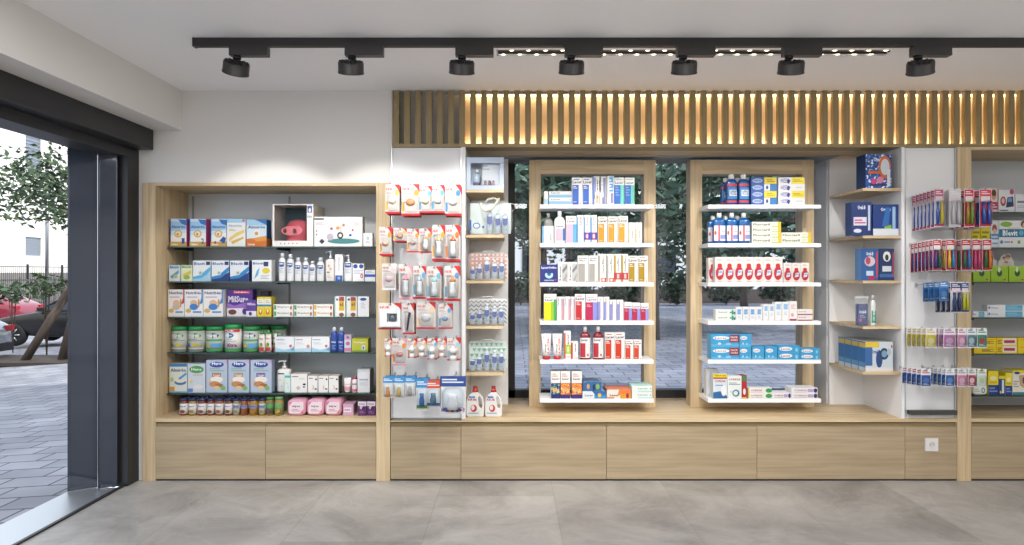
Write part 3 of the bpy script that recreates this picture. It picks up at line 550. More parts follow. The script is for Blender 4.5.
k('lastin2', box_kit('cereal_box', 'cfd8e4', [('e', .5, .8, .42, .13, '4c9c50'), T(.2, .76, .8, .86, 'Hero', 'eef4ea'), ('l', .3, .58, .85, .64, 1, 'd8a858'), ('e', .2, .38, .1, .06, 'e8d078'), ('e', .6, .2, .3, .08, 'e8e4dc'), ('r', .02, .02, .3, .14, '5a84cc')], side='b8c4d8'), 'box', 'grey-blue cereal box with green oval', .07)
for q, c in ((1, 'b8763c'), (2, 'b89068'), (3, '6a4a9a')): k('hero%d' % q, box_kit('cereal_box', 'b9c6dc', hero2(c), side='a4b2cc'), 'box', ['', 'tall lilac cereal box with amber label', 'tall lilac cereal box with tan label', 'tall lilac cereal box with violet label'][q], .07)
k('bpump', bottle_kit('wash_bottle', 'p:efeeea', 'p:efefef', [('r', .1, .56, .6, .6, '333333'), ('e', .3, .38, .08, .03, 'c8d8d8'), ('e', .65, .28, .08, .03, 'd8c8c8'), ('e', .4, .18, .08, .03, 'c8ccdc')], e=3, pump=True, shoulder=.9, capw=.35, ratio=.7), 'bottle', 'white pump bottle of baby wash', .07)
k('teal', box_kit('care_box', 'd8ece8', [('r', 0, .82, 1, .94, '48b4b0'), ('e', .4, .5, .15, .06, 'e8d8a0'), ('e', .6, .3, .15, .06, 'b8d8dc')]), 'box', 'narrow mint carton before the pump bottle', .02)
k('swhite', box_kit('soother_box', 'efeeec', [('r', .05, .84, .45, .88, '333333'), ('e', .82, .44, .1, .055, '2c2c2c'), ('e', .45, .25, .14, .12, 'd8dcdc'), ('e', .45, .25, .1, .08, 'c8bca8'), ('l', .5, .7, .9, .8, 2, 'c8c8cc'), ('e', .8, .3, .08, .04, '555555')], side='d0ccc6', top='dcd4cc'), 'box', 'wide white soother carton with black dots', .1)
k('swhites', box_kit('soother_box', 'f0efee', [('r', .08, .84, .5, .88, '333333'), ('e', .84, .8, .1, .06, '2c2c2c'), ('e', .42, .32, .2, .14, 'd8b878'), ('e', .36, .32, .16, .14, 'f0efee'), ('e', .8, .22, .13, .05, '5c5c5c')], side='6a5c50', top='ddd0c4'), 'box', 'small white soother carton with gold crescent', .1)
k('tubw', tube_kit('p:f0ebe9', 'p:ecd6da', [('l', .15, .5, .85, .6, 1, 'd8b0b8'), ('r', .1, .18, .9, .4, 'e49aa8')]), 'tube', 'white cream tube with pink foot', .05)
k('tubp', bottle_kit('cream_bottle', 'p:efe6e8', 'p:d8486c', [('r', .05, .5, .95, .58, '9a6a80'), ('r', .05, .06, .95, .22, 'd8708c')], e=2.2, capw=.6, ratio=.9), 'bottle', 'short white bottle with rose cap', .04)
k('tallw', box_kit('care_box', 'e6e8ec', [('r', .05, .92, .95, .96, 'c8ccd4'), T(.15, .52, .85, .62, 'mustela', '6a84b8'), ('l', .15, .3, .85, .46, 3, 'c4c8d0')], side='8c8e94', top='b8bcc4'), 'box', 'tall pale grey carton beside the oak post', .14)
FD = ['7c3428', '9a7a38', '74302f', '84402c', '92583c', '6e3c26', '8c8268', '94522a', 'a87828', '9a8248']
for q, c in enumerate(FD): k('jar%d' % q, jar_kit('baby_food_jar', 'p:'+c, 'e6e2dc' if q < 6 else ('c8c8b4' if q in (6, 9) else c), 'p:1f2f5c', [('r', .06, .42, .94, .62, 'e4e4ea' if q < 6 else '8090c0'), T(.15, .5, .85, .6, 'Hero', '2b4ea2'), ('e', .5, .24, .3, .1, c)]), 'jar', ['baby food jar with dark red fruit', 'baby food jar with yellow fruit', 'baby food jar with plum label', 'baby food jar with red-brown puree', 'baby food jar with pink-brown puree', 'baby food jar with brown puree', 'baby food jar with pale grey-green puree', 'baby food jar with orange puree', 'wider baby food jar with golden puree', 'baby food jar with sand-coloured puree'][q], .06)
k('jarg', jar_kit('baby_food_jar', 'p:8a6c34', '5c7450', 'p:4c8a48', [('r', .06, .42, .94, .64, '58a060'), ('e', .45, .25, .3, .1, '7c2840')]), 'jar', 'green-lidded baby food jar with berry picture', .06)
k('jarh', jar_kit('baby_food_jar', 'p:98803c', '8a8a58', 'p:6ca068', [('r', .06, .42, .94, .64, '6aa868'), ('e', .45, .25, .3, .1, 'd0b040')]), 'jar', 'green-lidded baby food jar with pear picture', .06)
k('jarback', jar_kit('baby_food_jar', 'p:7a4a30', 'c8c0b4', 'p:1f2f5c'), 'jar', 'baby food jar', .06)
k('wipe', soft_kit('wipes_pack', 'e0a0b6', [('r', .12, .14, .88, .86, 'eddfe6'), ('p', [(.12, .86), (.3, .86), (.12, .6)], 'd87a9c'), ('p', [(.88, .14), (.7, .14), (.88, .4)], 'd87a9c'), T(.25, .5, .7, .66, 'wipes', '7a4a6c'), ('l', .25, .25, .75, .42, 2, 'c88ca4')]), 'pack', 'puffy pink pack of baby wipes', .22)
k('pkbx', box_kit('wipes_box', 'd8a8c4', [('r', .1, .3, .8, .7, 'efe2ea'), T(.15, .42, .7, .58, 'suave', '8a5a84')], side='b08aa8'), 'box', 'low pink carton', .12)
k('purb', box_kit('juice_carton', '5c2468', [('r', 0, .68, 1, 1, 'e6e2e6'), T(.15, .76, .85, .88, 'DHA', '7a4a7c'), ('e', .4, .58, .2, .12, 'd8c8dc'), ('e', .6, .52, .16, .1, '3c1448'), ('l', .2, .15, .8, .35, 2, '9a6aa8')]), 'box', 'purple and white carton', .07)
# skin-care bottles
k('mpump', bottle_kit('lotion_bottle', 'p:eef0f2', 'p:e8eaee', mustela(), e=2.6, pump=True, shoulder=.86, capw=.3, ratio=.7), 'bottle', 'white pump bottle with navy crest', .05)
k('mfoam', bottle_kit('lotion_bottle', 'p:eef0f2', 'p:dfe4ea', mustela(), e=2.4, capw=.55, ratio=.8), 'bottle', 'white bottle with navy crest and wide cap', .05)
k('mbaby', bottle_kit('lotion_bottle', 'p:f0ece8', 'p:dfe9f0', [('e', .4, .5, .12, .05, 'e0a890'), ('e', .6, .4, .14, .05, 'd8b8a8'), ('r', .2, .28, .5, .31, '444444'), ('l', .25, .1, .75, .2, 2, 'c8c0bc')], e=3, pump=True, shoulder=.88, capw=.3, ratio=.7), 'bottle', 'tall white pump bottle with peach print', .06)
k('mbox', box_kit('care_box', 'f0f1f3', [('T', .35, .4, .6, .9, 'mustela', 'a8b0c4'), ('r', .05, 0, .95, .22, '2b4ea2'), ('e', .5, .12, .2, .06, '8ab0e0')]), 'box', 'slim white carton with blue foot', .05)
k('mboxw', box_kit('care_box', 'f0f1f3', [('e', .25, .84, .2, .12, '2b4ea2'), ('e', .75, .84, .2, .12, '2b4ea2'), ('l', .1, .4, .9, .65, 3, 'b8bcd4'), ('e', .8, .3, .14, .13, 'cc5a78'), ('e', .8, .3, .07, .07, 'f0d0d8')]), 'box', 'white carton with two navy crests', .06)
k('mlow', box_kit('care_box', 'e6e8ee', [('r', 0, .38, 1, .62, '2f58b8'), ('l', .1, .7, .9, .9, 2, 'a8acb8')]), 'box', 'low white carton with blue band', .05)
k('devbox', box_kit('warmer_box', 'f1f0f2', [('r', 0, .9, .2, .95, '222222'), T(.02, .9, .2, .96, 'suavinex', '222222'), ('l', .03, .72, .22, .84, 3, 'c0c0c4'), ('e', .05, .52, .012, .03, '333333'), ('e', .05, .4, .012, .03, '333333'), ('p', [(.1, .17), (.16, .26), (.22, .17), (.16, .08)], '2c3440'), ('e', .61, .18, .34, .09, '3f8a8c'), ('e', .33, .32, .07, .12, 'c4bccc'), ('e', .54, .37, .065, .12, '2b2b2b'), ('e', .54, .37, .035, .06, 'eeeeee'), ('e', .49, .62, .04, .06, 'd8a24a'), ('e', .61, .72, .03, .05, 'c89070'), ('e', .36, .6, .03, .05, 'b86a7a'), ('e', .75, .38, .03, .04, '2f4f9a'), ('e', .8, .55, .02, .04, 'c04858'), ('r', .55, .45, .562, .7, 'a8a8b0'), ('r', .72, .55, .728, .85, 'a8a8b0'), ('e', .88, .75, .06, .07, 'e4dcd8')], side='c8c4c0', top='dcdad8'), 'box', 'wide white activity mat carton with teal curve', .08)
k('sqbox', box_kit('care_box', 'f1f2f4', [('e', .5, .6, .14, .14, 'c0c8dc'), ('l', .25, .25, .75, .42, 2, 'b8c0d4')]), 'box', 'small square white carton', .06)
# --- stand of medicine cartons
k('flatb', box_kit('toothpaste_box', WH, [('r', 0, .05, 1, .5, '8fc4e4'), T(.1, .66, .5, .88, 'Lacer', '5a6a8c'), ('e', .93, .75, .02, .12, 'e06a2c')]), 'box', 'long flat carton with sky blue base', .05)
k('endb', box_kit('toothpaste_box', WH, [('r', 0, .05, 1, .45, 'a8d0e8')]), 'box', 'narrow carton end beside the flat cartons', .16)
k('blu1', box_kit('mouthwash_box', WH, lacer_tall('1860c4')+[('r', .04, .0, .66, .03, '3a3ab4')]), 'box', 'tall white carton with royal blue panel', .055)
k('slimb', box_kit('medicine_box', WH, [('r', 0, 0, .2, 1, '1c6cd0'), ('r', .24, .2, .5, .95, '8a90c8'), ('T', .55, .4, .85, .9, 'Lacer', '4a4a6c'), ('e', .85, .06, .1, .02, 'e0502c')]), 'box', 'slim white carton with blue spine', .05)
k('smo', box_kit('medicine_box', WH, [('r', .2, .1, .8, .8, 'e8b89a'), ('e', .5, .6, .2, .1, 'd88a5c')]), 'box', 'tiny carton with peach print', .016)
k('smw', box_kit('medicine_box', WH, [('r', .6, .05, 1, .6, '7c7ab8')]), 'box', 'tiny white carton with violet edge', .02)
k('slimv', box_kit('medicine_box', WH, [('r', .4, .02, .85, .95, '8c90c4'), ('l', .05, .1, .35, .9, 6, 'd8dae4')]), 'box', 'slim white carton with violet stripe', .05)
k('slimc', box_kit('medicine_box', WH, [('r', .3, .45, .9, .98, '58a4e0'), ('r', .5, .05, .9, .4, '8a88c4'), ('l', .1, .5, .8, .9, 4, 'f0f4f8')]), 'box', 'slim carton with sky blue top', .05)
k('tealb', box_kit('mouthwash_box', WH, [('r', 0, .02, .62, .72, '1666c8'), ('r', .62, .02, 1, .72, '6cd4c0'), T(.08, .76, .9, .85, 'Lacer', '4c5a8c'), ('l', .1, .9, .8, .96, 1, '8cd0c0'), ('l', .1, .3, .5, .68, 4, '6ca0e4')]), 'box', 'carton with blue panel and mint edge', .05)
k('lbl', box_kit('mouthwash_box', WH, [('r', 0, .02, .16, 1, '5ca8e4'), ('T', .65, .1, .82, .55, 'Lacer', '3a3a68'), ('r', .2, .6, .3, .9, 'd8d8dc'), ('r', .45, .6, .7, .9, 'e4d0d4')]), 'box', 'white carton before the grey bottle', .02)
k('grb', bottle_kit('mouthwash_bottle', 'p:8f8f8d', 'p:9a9a98', [('l', .2, .5, .8, .6, 1, 'c0c0c0')], e=2.4, ratio=.6, capw=.36), 'bottle', 'grey mouthwash bottle behind a white carton', .04)
k('wtb', bottle_kit('mouthwash_bottle', 'p:f3f2f0', 'p:f5f5f5', [T(.2, .5, .85, .57, 'Lacer', '3a3a68'), ('r', .15, .08, .72, .45, 'efb8cc'), ('r', .76, .08, .96, .46, '2b7ac8')], e=2.6, ratio=.6, capw=.36), 'bottle', 'white mouthwash bottle with pink panel', .05)
k('pnk', box_kit('mouthwash_box', WH, [('r', 0, .02, .64, .7, 'f0b4cc'), ('r', .64, .02, 1, .7, '5caee2'), T(.1, .76, .85, .84, 'Lacer', '34345c'), ('l', .1, .88, .8, .94, 1, 'e8a0b4')]), 'box', 'pink and sky blue carton', .05)
k('slb', box_kit('medicine_box', WH, [('r', 0, .03, .2, .92, '5ca8dc'), ('T', .35, .65, .6, .95, 'Lacer', '7a6a8c'), ('r', .62, .65, .72, .92, 'd8a8b4')]), 'box', 'slim white carton with sky blue spine', .05)
k('slbt', box_kit('medicine_box', WH, [('r', 0, .03, .2, .92, '5ca8dc'), ('T', .35, .65, .6, .95, 'Lacer', '7a6a8c'), ('r', 0, .12, 1, .38, '1c44c4'), ('e', .5, .25, .3, .12, 'd8382c'), ('e', .5, .25, .16, .08, 'f0ece8')]), 'box', 'slim white carton with royal blue sticker', .05)
k('org', box_kit('mouthwash_box', WH, lacer_tall('f39a12')), 'box', 'white carton with orange panel', .05)
k('wor', box_kit('medicine_box', WH, [('r', .05, .02, .25, .65, 'f0d090'), ('r', .15, .65, .6, .9, 'f6dcc0'), ('T', .5, .25, .75, .6, 'Lacer', '3a3a68'), ('e', .85, .06, .08, .02, 'b04070')]), 'box', 'low white carton with pale orange print', .05)
k('nvy', box_kit('aligner_box', '1f2f84', [T(.05, .76, .95, .9, 'LacerOrtho', 'eef2fa'), ('e', .5, .42, .24, .2, 'bfe4f2'), ('e', .5, .5, .12, .14, '2a6a9c'), ('r', .2, .52, .8, .64, '1f2f84'), T(.22, .08, .78, .18, 'retenedores', 'cfd8ee'), ('e', .88, .14, .05, .04, 'd23b4e')]), 'box', 'square navy carton with white arch', .1)
k('gry1', box_kit('medicine_box', WH, [('T', .1, .1, .3, .85, 'Lacer', '34345c'), ('r', .42, .05, .95, .92, 'c8c8ca'), ('p', [(.42, .6), (.95, .9), (.95, .7), (.5, .45)], '7c7c7c'), ('p', [(.5, .1), (.9, .5), (.95, .3), (.7, .05)], 'a4a2a0'), ('e', .88, .06, .07, .03, 'd23b2e')]), 'box', 'short white carton with grey swirl', .05)
k('gry2', box_kit('mouthwash_box', WH, [('r', .04, .02, .68, .7, 'a8a49e'), T(.1, .86, .9, .93, 'Lacer', '34345c'), T(.15, .78, .85, .84, 'Blanc', '34345c'), ('e', .86, .05, .08, .02, 'd23b2e')]), 'box', 'white carton with grey panel', .05)
k('gst', box_kit('medicine_box', WH, [('r', 0, .02, .28, .95, 'aaa69e'), ('T', .5, .35, .72, .92, 'LacerBlanc', '34345c'), ('r', .38, .02, 1, .16, 'd84034'), ('e', .68, .09, .2, .05, 'f0d8d0')]), 'box', 'white carton with grey stripe, red sticker', .05)
k('gold', box_kit('medicine_box', WH, [('r', 0, .02, .28, .95, 'c09a3c'), ('T', .42, .4, .66, .92, 'LacerBlanc', '4a4a5c'), ('r', 0, .1, 1, .34, 'c62c3c'), ('r', .4, .14, .75, .3, 'e8c0b8')]), 'box', 'white carton with gold stripe, red sticker', .05)
k('gld2', box_kit('mouthwash_box', WH, lacer_tall('b08c08')), 'box', 'white carton with mustard panel', .05)
k('ygn', box_kit('mouthwash_box', WH, [('r', 0, .01, .54, .7, 'f4e210'), ('r', .54, .01, .78, .7, '9ccc2c'), ('r', .78, .01, 1, .7, '48a85c'), T(.08, .74, .72, .82, 'Lacer', '3a4aa8'), ('l', .06, .84, .6, .9, 1, 'b8cc40'), ('r', .78, .7, 1, .8, '48a85c')]), 'box', 'carton in yellow and green', .05)
k('pst', box_kit('medicine_box', WH, [('T', .08, .65, .3, .95, 'Lacer', '5a5a7c'), ('r', .62, .03, .98, .92, 'e0a4b0'), ('r', .62, .6, .98, .9, 'c8a0bc')]), 'box', 'slim white carton with pink stripe', .05)
k('red', box_kit('mouthwash_box', WH, lacer_tall('c4202c')), 'box', 'white carton with crimson panel', .05)
k('mag', box_kit('mouthwash_box', WH, [('r', 0, .02, .62, .7, 'c01e58'), ('r', .62, .02, 1, .7, '8f94e0'), T(.08, .76, .95, .84, 'Lacer', '34345c'), ('l', .06, .86, .7, .92, 1, 'e090a8'), ('l', .1, .52, .5, .62, 2, 'e8b0c0')]), 'box', 'carton in magenta and lavender', .05)
k('lvs', box_kit('medicine_box', WH, [('r', 0, .03, .42, .8, '9094d4'), ('T', .2, .7, .45, .95, 'Lacer', '6a6a8c'), ('r', .42, .1, .48, .95, 'd8b0a8')]), 'box', 'slim white carton with lavender stripe', .05)
k('mg2', box_kit('mouthwash_box', WH, [('r', 0, .02, .62, .68, 'b81848'), ('r', .62, .02, 1, .68, '9498e0'), T(.08, .74, .95, .84, 'Lacer', '34345c'), ('l', .1, .5, .5, .62, 2, 'e8a0b8')]), 'box', 'short carton in crimson and lavender', .05)
k('ltube', tube_kit('p:f2f0ef', 'p:c82430', [('T', .58, .25, .78, .85, 'LACER', 'e0522c'), ('T', .35, .25, .5, .6, 'Gingi', '4a4a5c'), ('e', .25, .86, .06, .02, 'c82430')]), 'tube', 'white tube standing on red cap', .05)
k('rsl', box_kit('medicine_box', WH, lacer_slim('d84a34', None, 'a8d028'), top='cfcfd4'), 'box', 'tall slim carton with red and lime', .05)
k('rss', box_kit('medicine_box', WH, lacer_slim('d84a34')), 'box', 'short slim carton with red spine', .05)
k('rbot', bottle_kit('mouthwash_bottle', 'p:7c1024', 'p:efe6e8', [('r', .03, .05, .97, .66, 'f0efee'), ('r', .05, .07, .5, .5, 'c02838'), T(.1, .56, .7, .64, 'Lacer', '34345c'), ('e', .72, .14, .08, .04, 'd23b2e')], e=2.4, ratio=.65, capw=.34), 'bottle', 'dark red mouthwash bottle with white label', .06)
k('rbx', box_kit('mouthwash_box', WH, lacer_tall('d0360c'), top='c9c9c9'), 'box', 'tall white carton with brick red panel', .06)
k('rbs', box_kit('mouthwash_box', WH, lacer_tall('d0401c')), 'box', 'short white carton with brick red panel', .05)
def kids(c1, c2, c3): return [('r', 0, .0, 1, .56, c1), ('p', [(0, .56), (1, .5), (1, .2), (0, .14)], c2), ('e', .3, .3, .12, .09, 'e8c088'), ('e', .55, .32, .12, .09, 'e0b070'), ('e', .78, .28, .1, .08, 'e8c890'), ('r', 0, 0, 1, .14, c3), T(.15, .68, .85, .75, 'Lacer', '3a3a5c'), ('l', .15, .78, .7, .92, 2, 'd8a8a8')]
k('kd1', box_kit('mouthwash_box', WH, kids('1c3c84', 'art:1c2c6c,24508c,2c7c5c,d8b070', '1c2c6c'), top='6a6c70'), 'box', "children's carton printed dark blue", .08)
k('kd2', box_kit('mouthwash_box', WH, kids('d8601c', 'art:d8601c,e8a020,8c2c5c,f0d080', '3a2c7c'), top='6a6c70', side='5c2c3c'), 'box', "children's carton printed orange and purple", .08)
k('kdb', box_kit('toothpaste_box', 'e4ecf0', [('r', .5, 0, 1, 1, '3a90cc'), ('p', [(.4, 1), (.6, .3), (1, .5), (1, 1)], '2f6cae'), ('e', .72, .45, .08, .3, 'e8c030'), T(.1, .3, .45, .55, 'Lacer', '4a5a8c')], top='art:16284c,24406c,6c94c0,d0dce8', side='24406c'), 'box', "flat blue children's toothpaste carton", .2)
k('kdu', box_kit('toothpaste_box', '2b68a8', [('e', .3, .5, .08, .3, 'd8a060'), ('e', .6, .4, .07, .4, '1c2c4c'), ('e', .8, .5, .1, .3, '8cb850')], top='art:16284c,22385c,5c84b0,c8d8e8', side='22385c'), 'box', "dark blue children's toothpaste carton stacked on another", .2)
k('kdo', box_kit('toothpaste_box', 'f0e6da', [('p', [(.5, 1), (.45, .4), (1, .2), (1, 1)], 'f0813c'), ('r', .55, 0, 1, .5, 'e0a020'), ('r', 0, 0, .3, .15, 'd8762a'), T(.12, .25, .5, .5, 'Lacer', '3a3a5c'), ('e', .85, .3, .06, .3, 'a8204c')], top='e07a4c', side='c85c2c'), 'box', 'flat orange and white toothpaste carton', .2)
k('mnt', box_kit('toothpaste_box', 'e8f2f0', [('r', .3, .02, 1, .22, 'b8e0dc'), T(.3, .45, .8, .72, 'Lacer', '9aa8b0'), ('e', .92, .55, .03, .12, 'e08890')], top='bfe6e0', side='bfe6e0'), 'box', 'flat white and mint toothpaste carton', .18)
# --- mouthwash stand
mwb = lambda: [('r', .04, .06, .96, .14, 'c8384c'), ('r', .04, .6, .96, .68, 'c8384c'), ('r', .1, .18, .95, .56, '2c84c8'), ('r', .25, .28, .9, .48, 'f0f4f8'), T(.3, .3, .85, .46, 'VITIS', '274a94')]
k('mw1', bottle_kit('mouthwash_bottle', 'p:0e4f94', 'p:f0f0f0', mwb(), e=3.4, ratio=.6, capw=.5, shoulder=.84), 'bottle', 'blue mouthwash bottle with red bands', .06)
k('mw2', bottle_kit('mouthwash_bottle', 'p:0c5fa8', 'p:f4f4f4', [('r', .03, .08, .97, .58, 'f0f2f6'), ('r', .34, .08, .5, .58, 'd85a68'), ('r', .52, .14, .96, .28, '8c98dc'), ('e', .14, .34, .08, .07, 'd8503c'), ('l', .55, .35, .9, .5, 2, 'b8c0dc')], e=3.4, ratio=.6, capw=.4, shoulder=.84), 'bottle', 'blue mouthwash bottle with white label', .06)
k('tpb', box_kit('toothpaste_box', '2a5cae', [('e', .24, .5, .2, .34, 'a8bce0'), T(.1, .38, .38, .62, 'VITIS', '24408c'), ('r', .5, .02, .98, .98, 'f0d820'), ('l', .6, .25, .9, .75, 2, 'a88a1c')]), 'box', 'blue toothpaste carton with yellow sticker', .05)
k('tpc', box_kit('toothpaste_box', '2a5cae', [('e', .24, .5, .2, .34, 'a8bce0'), T(.1, .38, .38, .62, 'VITIS', '24408c'), ('r', .5, .02, .72, .98, 'e4eef4'), ('e', .61, .5, .05, .3, '3c4c7c'), ('r', .72, .02, .98, .98, '2c7ac4')]), 'box', 'blue toothpaste carton without sticker', .05)
k('tpd', box_kit('toothpaste_box', 'f1f1f3', [('e', .26, .5, .2, .32, '7c7cc0'), ('e', .24, .52, .17, .22, 'dfe2f2'), T(.1, .4, .38, .64, 'VITIS', '3c3c8c'), ('e', .38, .4, .05, .35, '33338c'), ('r', .5, .02, .98, .98, 'f4e22a'), ('l', .56, .3, .92, .7, 2, 'b8902c')]), 'box', 'white toothpaste carton with yellow sticker', .05)
k('tpe', box_kit('toothpaste_box', 'f1f1f3', [('e', .26, .5, .2, .32, '7c7cc0'), ('e', .24, .52, .17, .22, 'dfe2f2'), T(.1, .4, .38, .64, 'VITIS', '3c3c8c'), ('e', .38, .4, .05, .35, '33338c'), ('l', .65, .4, .9, .6, 1, 'c4c4cc')]), 'box', 'white toothpaste carton without sticker', .05)
k('flu', box_kit('toothpaste_box', 'f2f3ea', [T(.04, .3, .62, .74, 'Fluocaril', '6a6e4c'), ('r', .04, .08, .5, .16, 'dce8a0'), ('r', .68, .05, .9, .22, 'b4d430'), ('r', .9, 0, 1, 1, 'f4c818'), ('l', .7, .4, .86, .8, 1, 'd0dcb0')]), 'box', 'white toothpaste carton with yellow end', .05)
k('kn1', box_kit('mouthwash_box', 'f0ebe6', toothpicture(1)), 'box', 'tall carton picturing a red bottle', .06)
k('kn2', box_kit('mouthwash_box', 'f0ebe6', toothpicture(1)), 'box', 'short carton picturing a red bottle', .05)
k('grn', box_kit('toothpaste_box', 'ecefeb', [T(.15, .45, .6, .7, 'Lacer', '2c7c6c'), ('r', .8, .1, .9, .95, '1f9a80'), ('r', .7, .4, 1, .62, '1f9a80'), ('e', .95, .3, .04, .15, '2c3c3c')]), 'box', 'small flat carton with green cross', .06)
k('sbx', box_kit('medicine_box', 'f0f0f1', [('r', .2, .45, .8, .85, '8cb8e0'), ('l', .28, .5, .75, .8, 3, '5c8cc8'), ('l', .3, .15, .8, .35, 2, 'b8c8dc'), ('e', .85, .05, .05, .02, 'd24c5e')]), 'box', 'small white carton with blue square', .05)
k('sbt', box_kit('medicine_box', 'f0f0f1', [('r', .25, .6, .85, .9, '94bce4'), ('l', .3, .3, .8, .5, 3, 'b8c8dc'), ('e', .85, .05, .05, .02, 'd24c5e')]), 'box', 'taller white carton with blue square', .05)
k('sbr', box_kit('medicine_box', 'f0eeec', [('l', .2, .6, .8, .85, 3, 'd8a8a8'), ('e', .4, .3, .2, .1, 'd8b0b0'), ('r', .05, 0, .95, .1, 'b02c44')]), 'box', 'white carton with crimson foot', .05)
k('sbs', box_kit('toothpaste_box', 'efebea', [T(.1, .5, .6, .75, 'Lacer', '9a8a94'), ('r', .02, .0, 1, .2, 'a8344c')]), 'box', 'flat white carton with crimson line', .06)
k('dn1', box_kit('toothpaste_box', '3aa0d4', dental_tag(), top='2c7cac', side='6ab4d8'), 'box', 'wide sky blue carton with crimson tag', .1)
k('dn2', box_kit('toothpaste_box', '3aa0d4', dental(), top='2c7cac'), 'box', 'sky blue carton with white oval', .1)
k('dn3', box_kit('toothpaste_box', '3aa0d4', [('e', .36, .55, .3, .3, 'eef4f8'), T(.14, .4, .58, .7, 'Lacer', 'b0303c'), ('e', .85, .4, .06, .3, '8fc8e8')]), 'box', 'flat sky blue carton with white oval', .08)
k('cor1', box_kit('denture_box', 'dfe9f0', [('r', 0, .84, 1, 1, 'f2d818'), ('r', 0, .8, 1, .86, 'a8582c'), T(.08, .9, .92, .97, 'GRATIS', '9a6c14'), T(.1, .66, .9, .76, 'COREGA', 'a82c34'), ('p', [(0, 0), (0, .25), (.5, .3), (1, .1), (1, 0)], '2468a4'), ('e', .75, .32, .18, .22, 'f2f6f8'), ('l', .15, .5, .7, .58, 1, '6c9cc8')]), 'box', 'denture cleaner carton with yellow top', .08)
k('cor2', box_kit('denture_box', 'e9efee', [T(.08, .8, .92, .9, 'COREGA', 'a82c34'), ('l', .1, .6, .9, .72, 2, '5c8c8c'), ('e', .6, .24, .26, .16, '3c7c94'), ('e', .58, .24, .16, .1, 'dfecec'), ('e', .25, .3, .08, .06, 'c8d8d8')]), 'box', 'denture cleaner carton with teal ring', .08)
k('cor3', box_kit('denture_box', 'b4202c', [('e', .5, .3, .3, .14, 'efe8e8'), ('r', 0, .75, 1, 1, '5a7a4c'), ('r', 0, 0, 1, .06, 'e8c818')]), 'box', 'narrow red carton', .08)
k('cork', box_kit('denture_box', 'e8edf2', [('r', .1, .1, .9, .9, 'f2f4f6')]), 'box', 'plain white carton at back corner', .07)
k('cf1', box_kit('denture_box', 'f0efed', [T(.1, .4, .6, .7, 'COREGA', 'b04c54'), ('r', 0, 0, .05, 1, 'e8d018'), ('e', .88, .5, .14, .42, '3c9c50'), ('l', .1, .12, .6, .3, 1, 'b8b8c0')]), 'box', 'flat denture cream carton with green end', .06)
k('cf2', box_kit('denture_box', 'f0eff2', [T(.1, .4, .6, .7, 'COREGA', 'b04c64'), ('r', .62, .2, .84, .8, 'b8a8d0'), ('e', .92, .5, .07, .42, '3a2c6c'), ('l', .1, .12, .6, .3, 1, 'b8b8c0')]), 'box', 'flat denture cream carton with violet end', .12)
# --- corner unit
def ob(c, extra=()): return [T(.3, .78, .7, .9, 'Oral-B', 'f0f4fa')]+list(extra)
k('ob1', box_kit('toothbrush_box', ORALB, ob(0, [('e', .73, .62, .24, .34, 'e0722c'), ('e', .74, .62, .17, .24, 'dfe8f0'), ('r', .1, .42, .55, .5, 'e0722c'), ('r', .82, .05, .94, .55, 'eef2f6'), ('e', .3, .2, .1, .08, 'd83c7c'), ('e', .55, .24, .14, .1, 'e48ab0'), ('r', .15, .06, .72, .12, '2b2f60')]), side='1c3c74'), 'box', 'large navy electric toothbrush carton with orange ring', .13)
k('ob2', box_kit('toothbrush_box', '1b3674', ob(0, [('r', .1, .3, .75, .55, 'e4e0ee'), ('l', .15, .34, .7, .5, 2, 'c04c88'), ('r', .82, .15, .93, .9, 'c8d4e8'), ('e', .3, .14, .2, .06, 'dce4f4')]), side='1a3f80'), 'box', 'navy electric toothbrush carton with white band', .09)
k('ob3', box_kit('toothbrush_box', '1a3c80', ob(0, [('r', 0, .0, 1, .22, 'dfe6ee'), ('r', .45, .22, .72, .34, '8cbc3c'), ('r', .76, .2, .88, .92, '9cc0e4'), ('p', [(.35, .3), (.5, .9), (.68, .9), (.6, .3)], '2c6cb4')])), 'box', 'navy electric toothbrush carton with pale foot', .09)
k('ob4', box_kit('toothbrush_box', '2a5c9c', ob(0, [('e', .5, .6, .3, .16, 'e0c8d0'), ('e', .4, .62, .14, .12, 'b84c6c'), ('r', .3, .15, .7, .3, 'c8dcf0'), ('r', .85, .1, .96, .9, 'c0485c'), ('e', .6, .08, .2, .06, 'c02c5c')]), side='5c8cc0'), 'box', "blue children's toothbrush carton with pink print", .08)
k('ob5', box_kit('toothbrush_box', '1e3868', ob(0, [('e', .5, .75, .26, .16, 'eceee8'), ('e', .5, .72, .12, .1, '2c3c2c'), ('r', .2, .28, .8, .45, 'dfe4ec'), ('r', 0, .1, 1, .2, '3c6cb0'), ('r', .88, .1, .97, .9, 'b8485c')])), 'box', "navy children's toothbrush carton with white print", .08)
k('ob6', box_kit('toothbrush_box', 'd4dfe8', [('r', 0, .82, .5, 1, 'e8c83c'), T(.2, .6, .55, .74, 'Oral-B', '1f3f94'), ('r', 0, .2, .25, .82, '3c6ca8'), ('e', .5, .42, .12, .3, '274c84'), ('e', .68, .6, .16, .2, '2c3c54'), ('e', .68, .6, .1, .12, '7ca8cc'), ('e', .85, .66, .08, .12, 'b8c4cc'), ('r', .0, .0, 1, .14, 'ece6e0'), ('e', .95, .85, .03, .05, 'c02c3c')], side='3476b4', top='c4ccd4', sds=[(.8, .96, 'd8b84c'), (0, .14, 'c8d8e8'), (.16, .3, '6ca4d0')]), 'box', 'wide electric toothbrush carton of a row of four', .098)
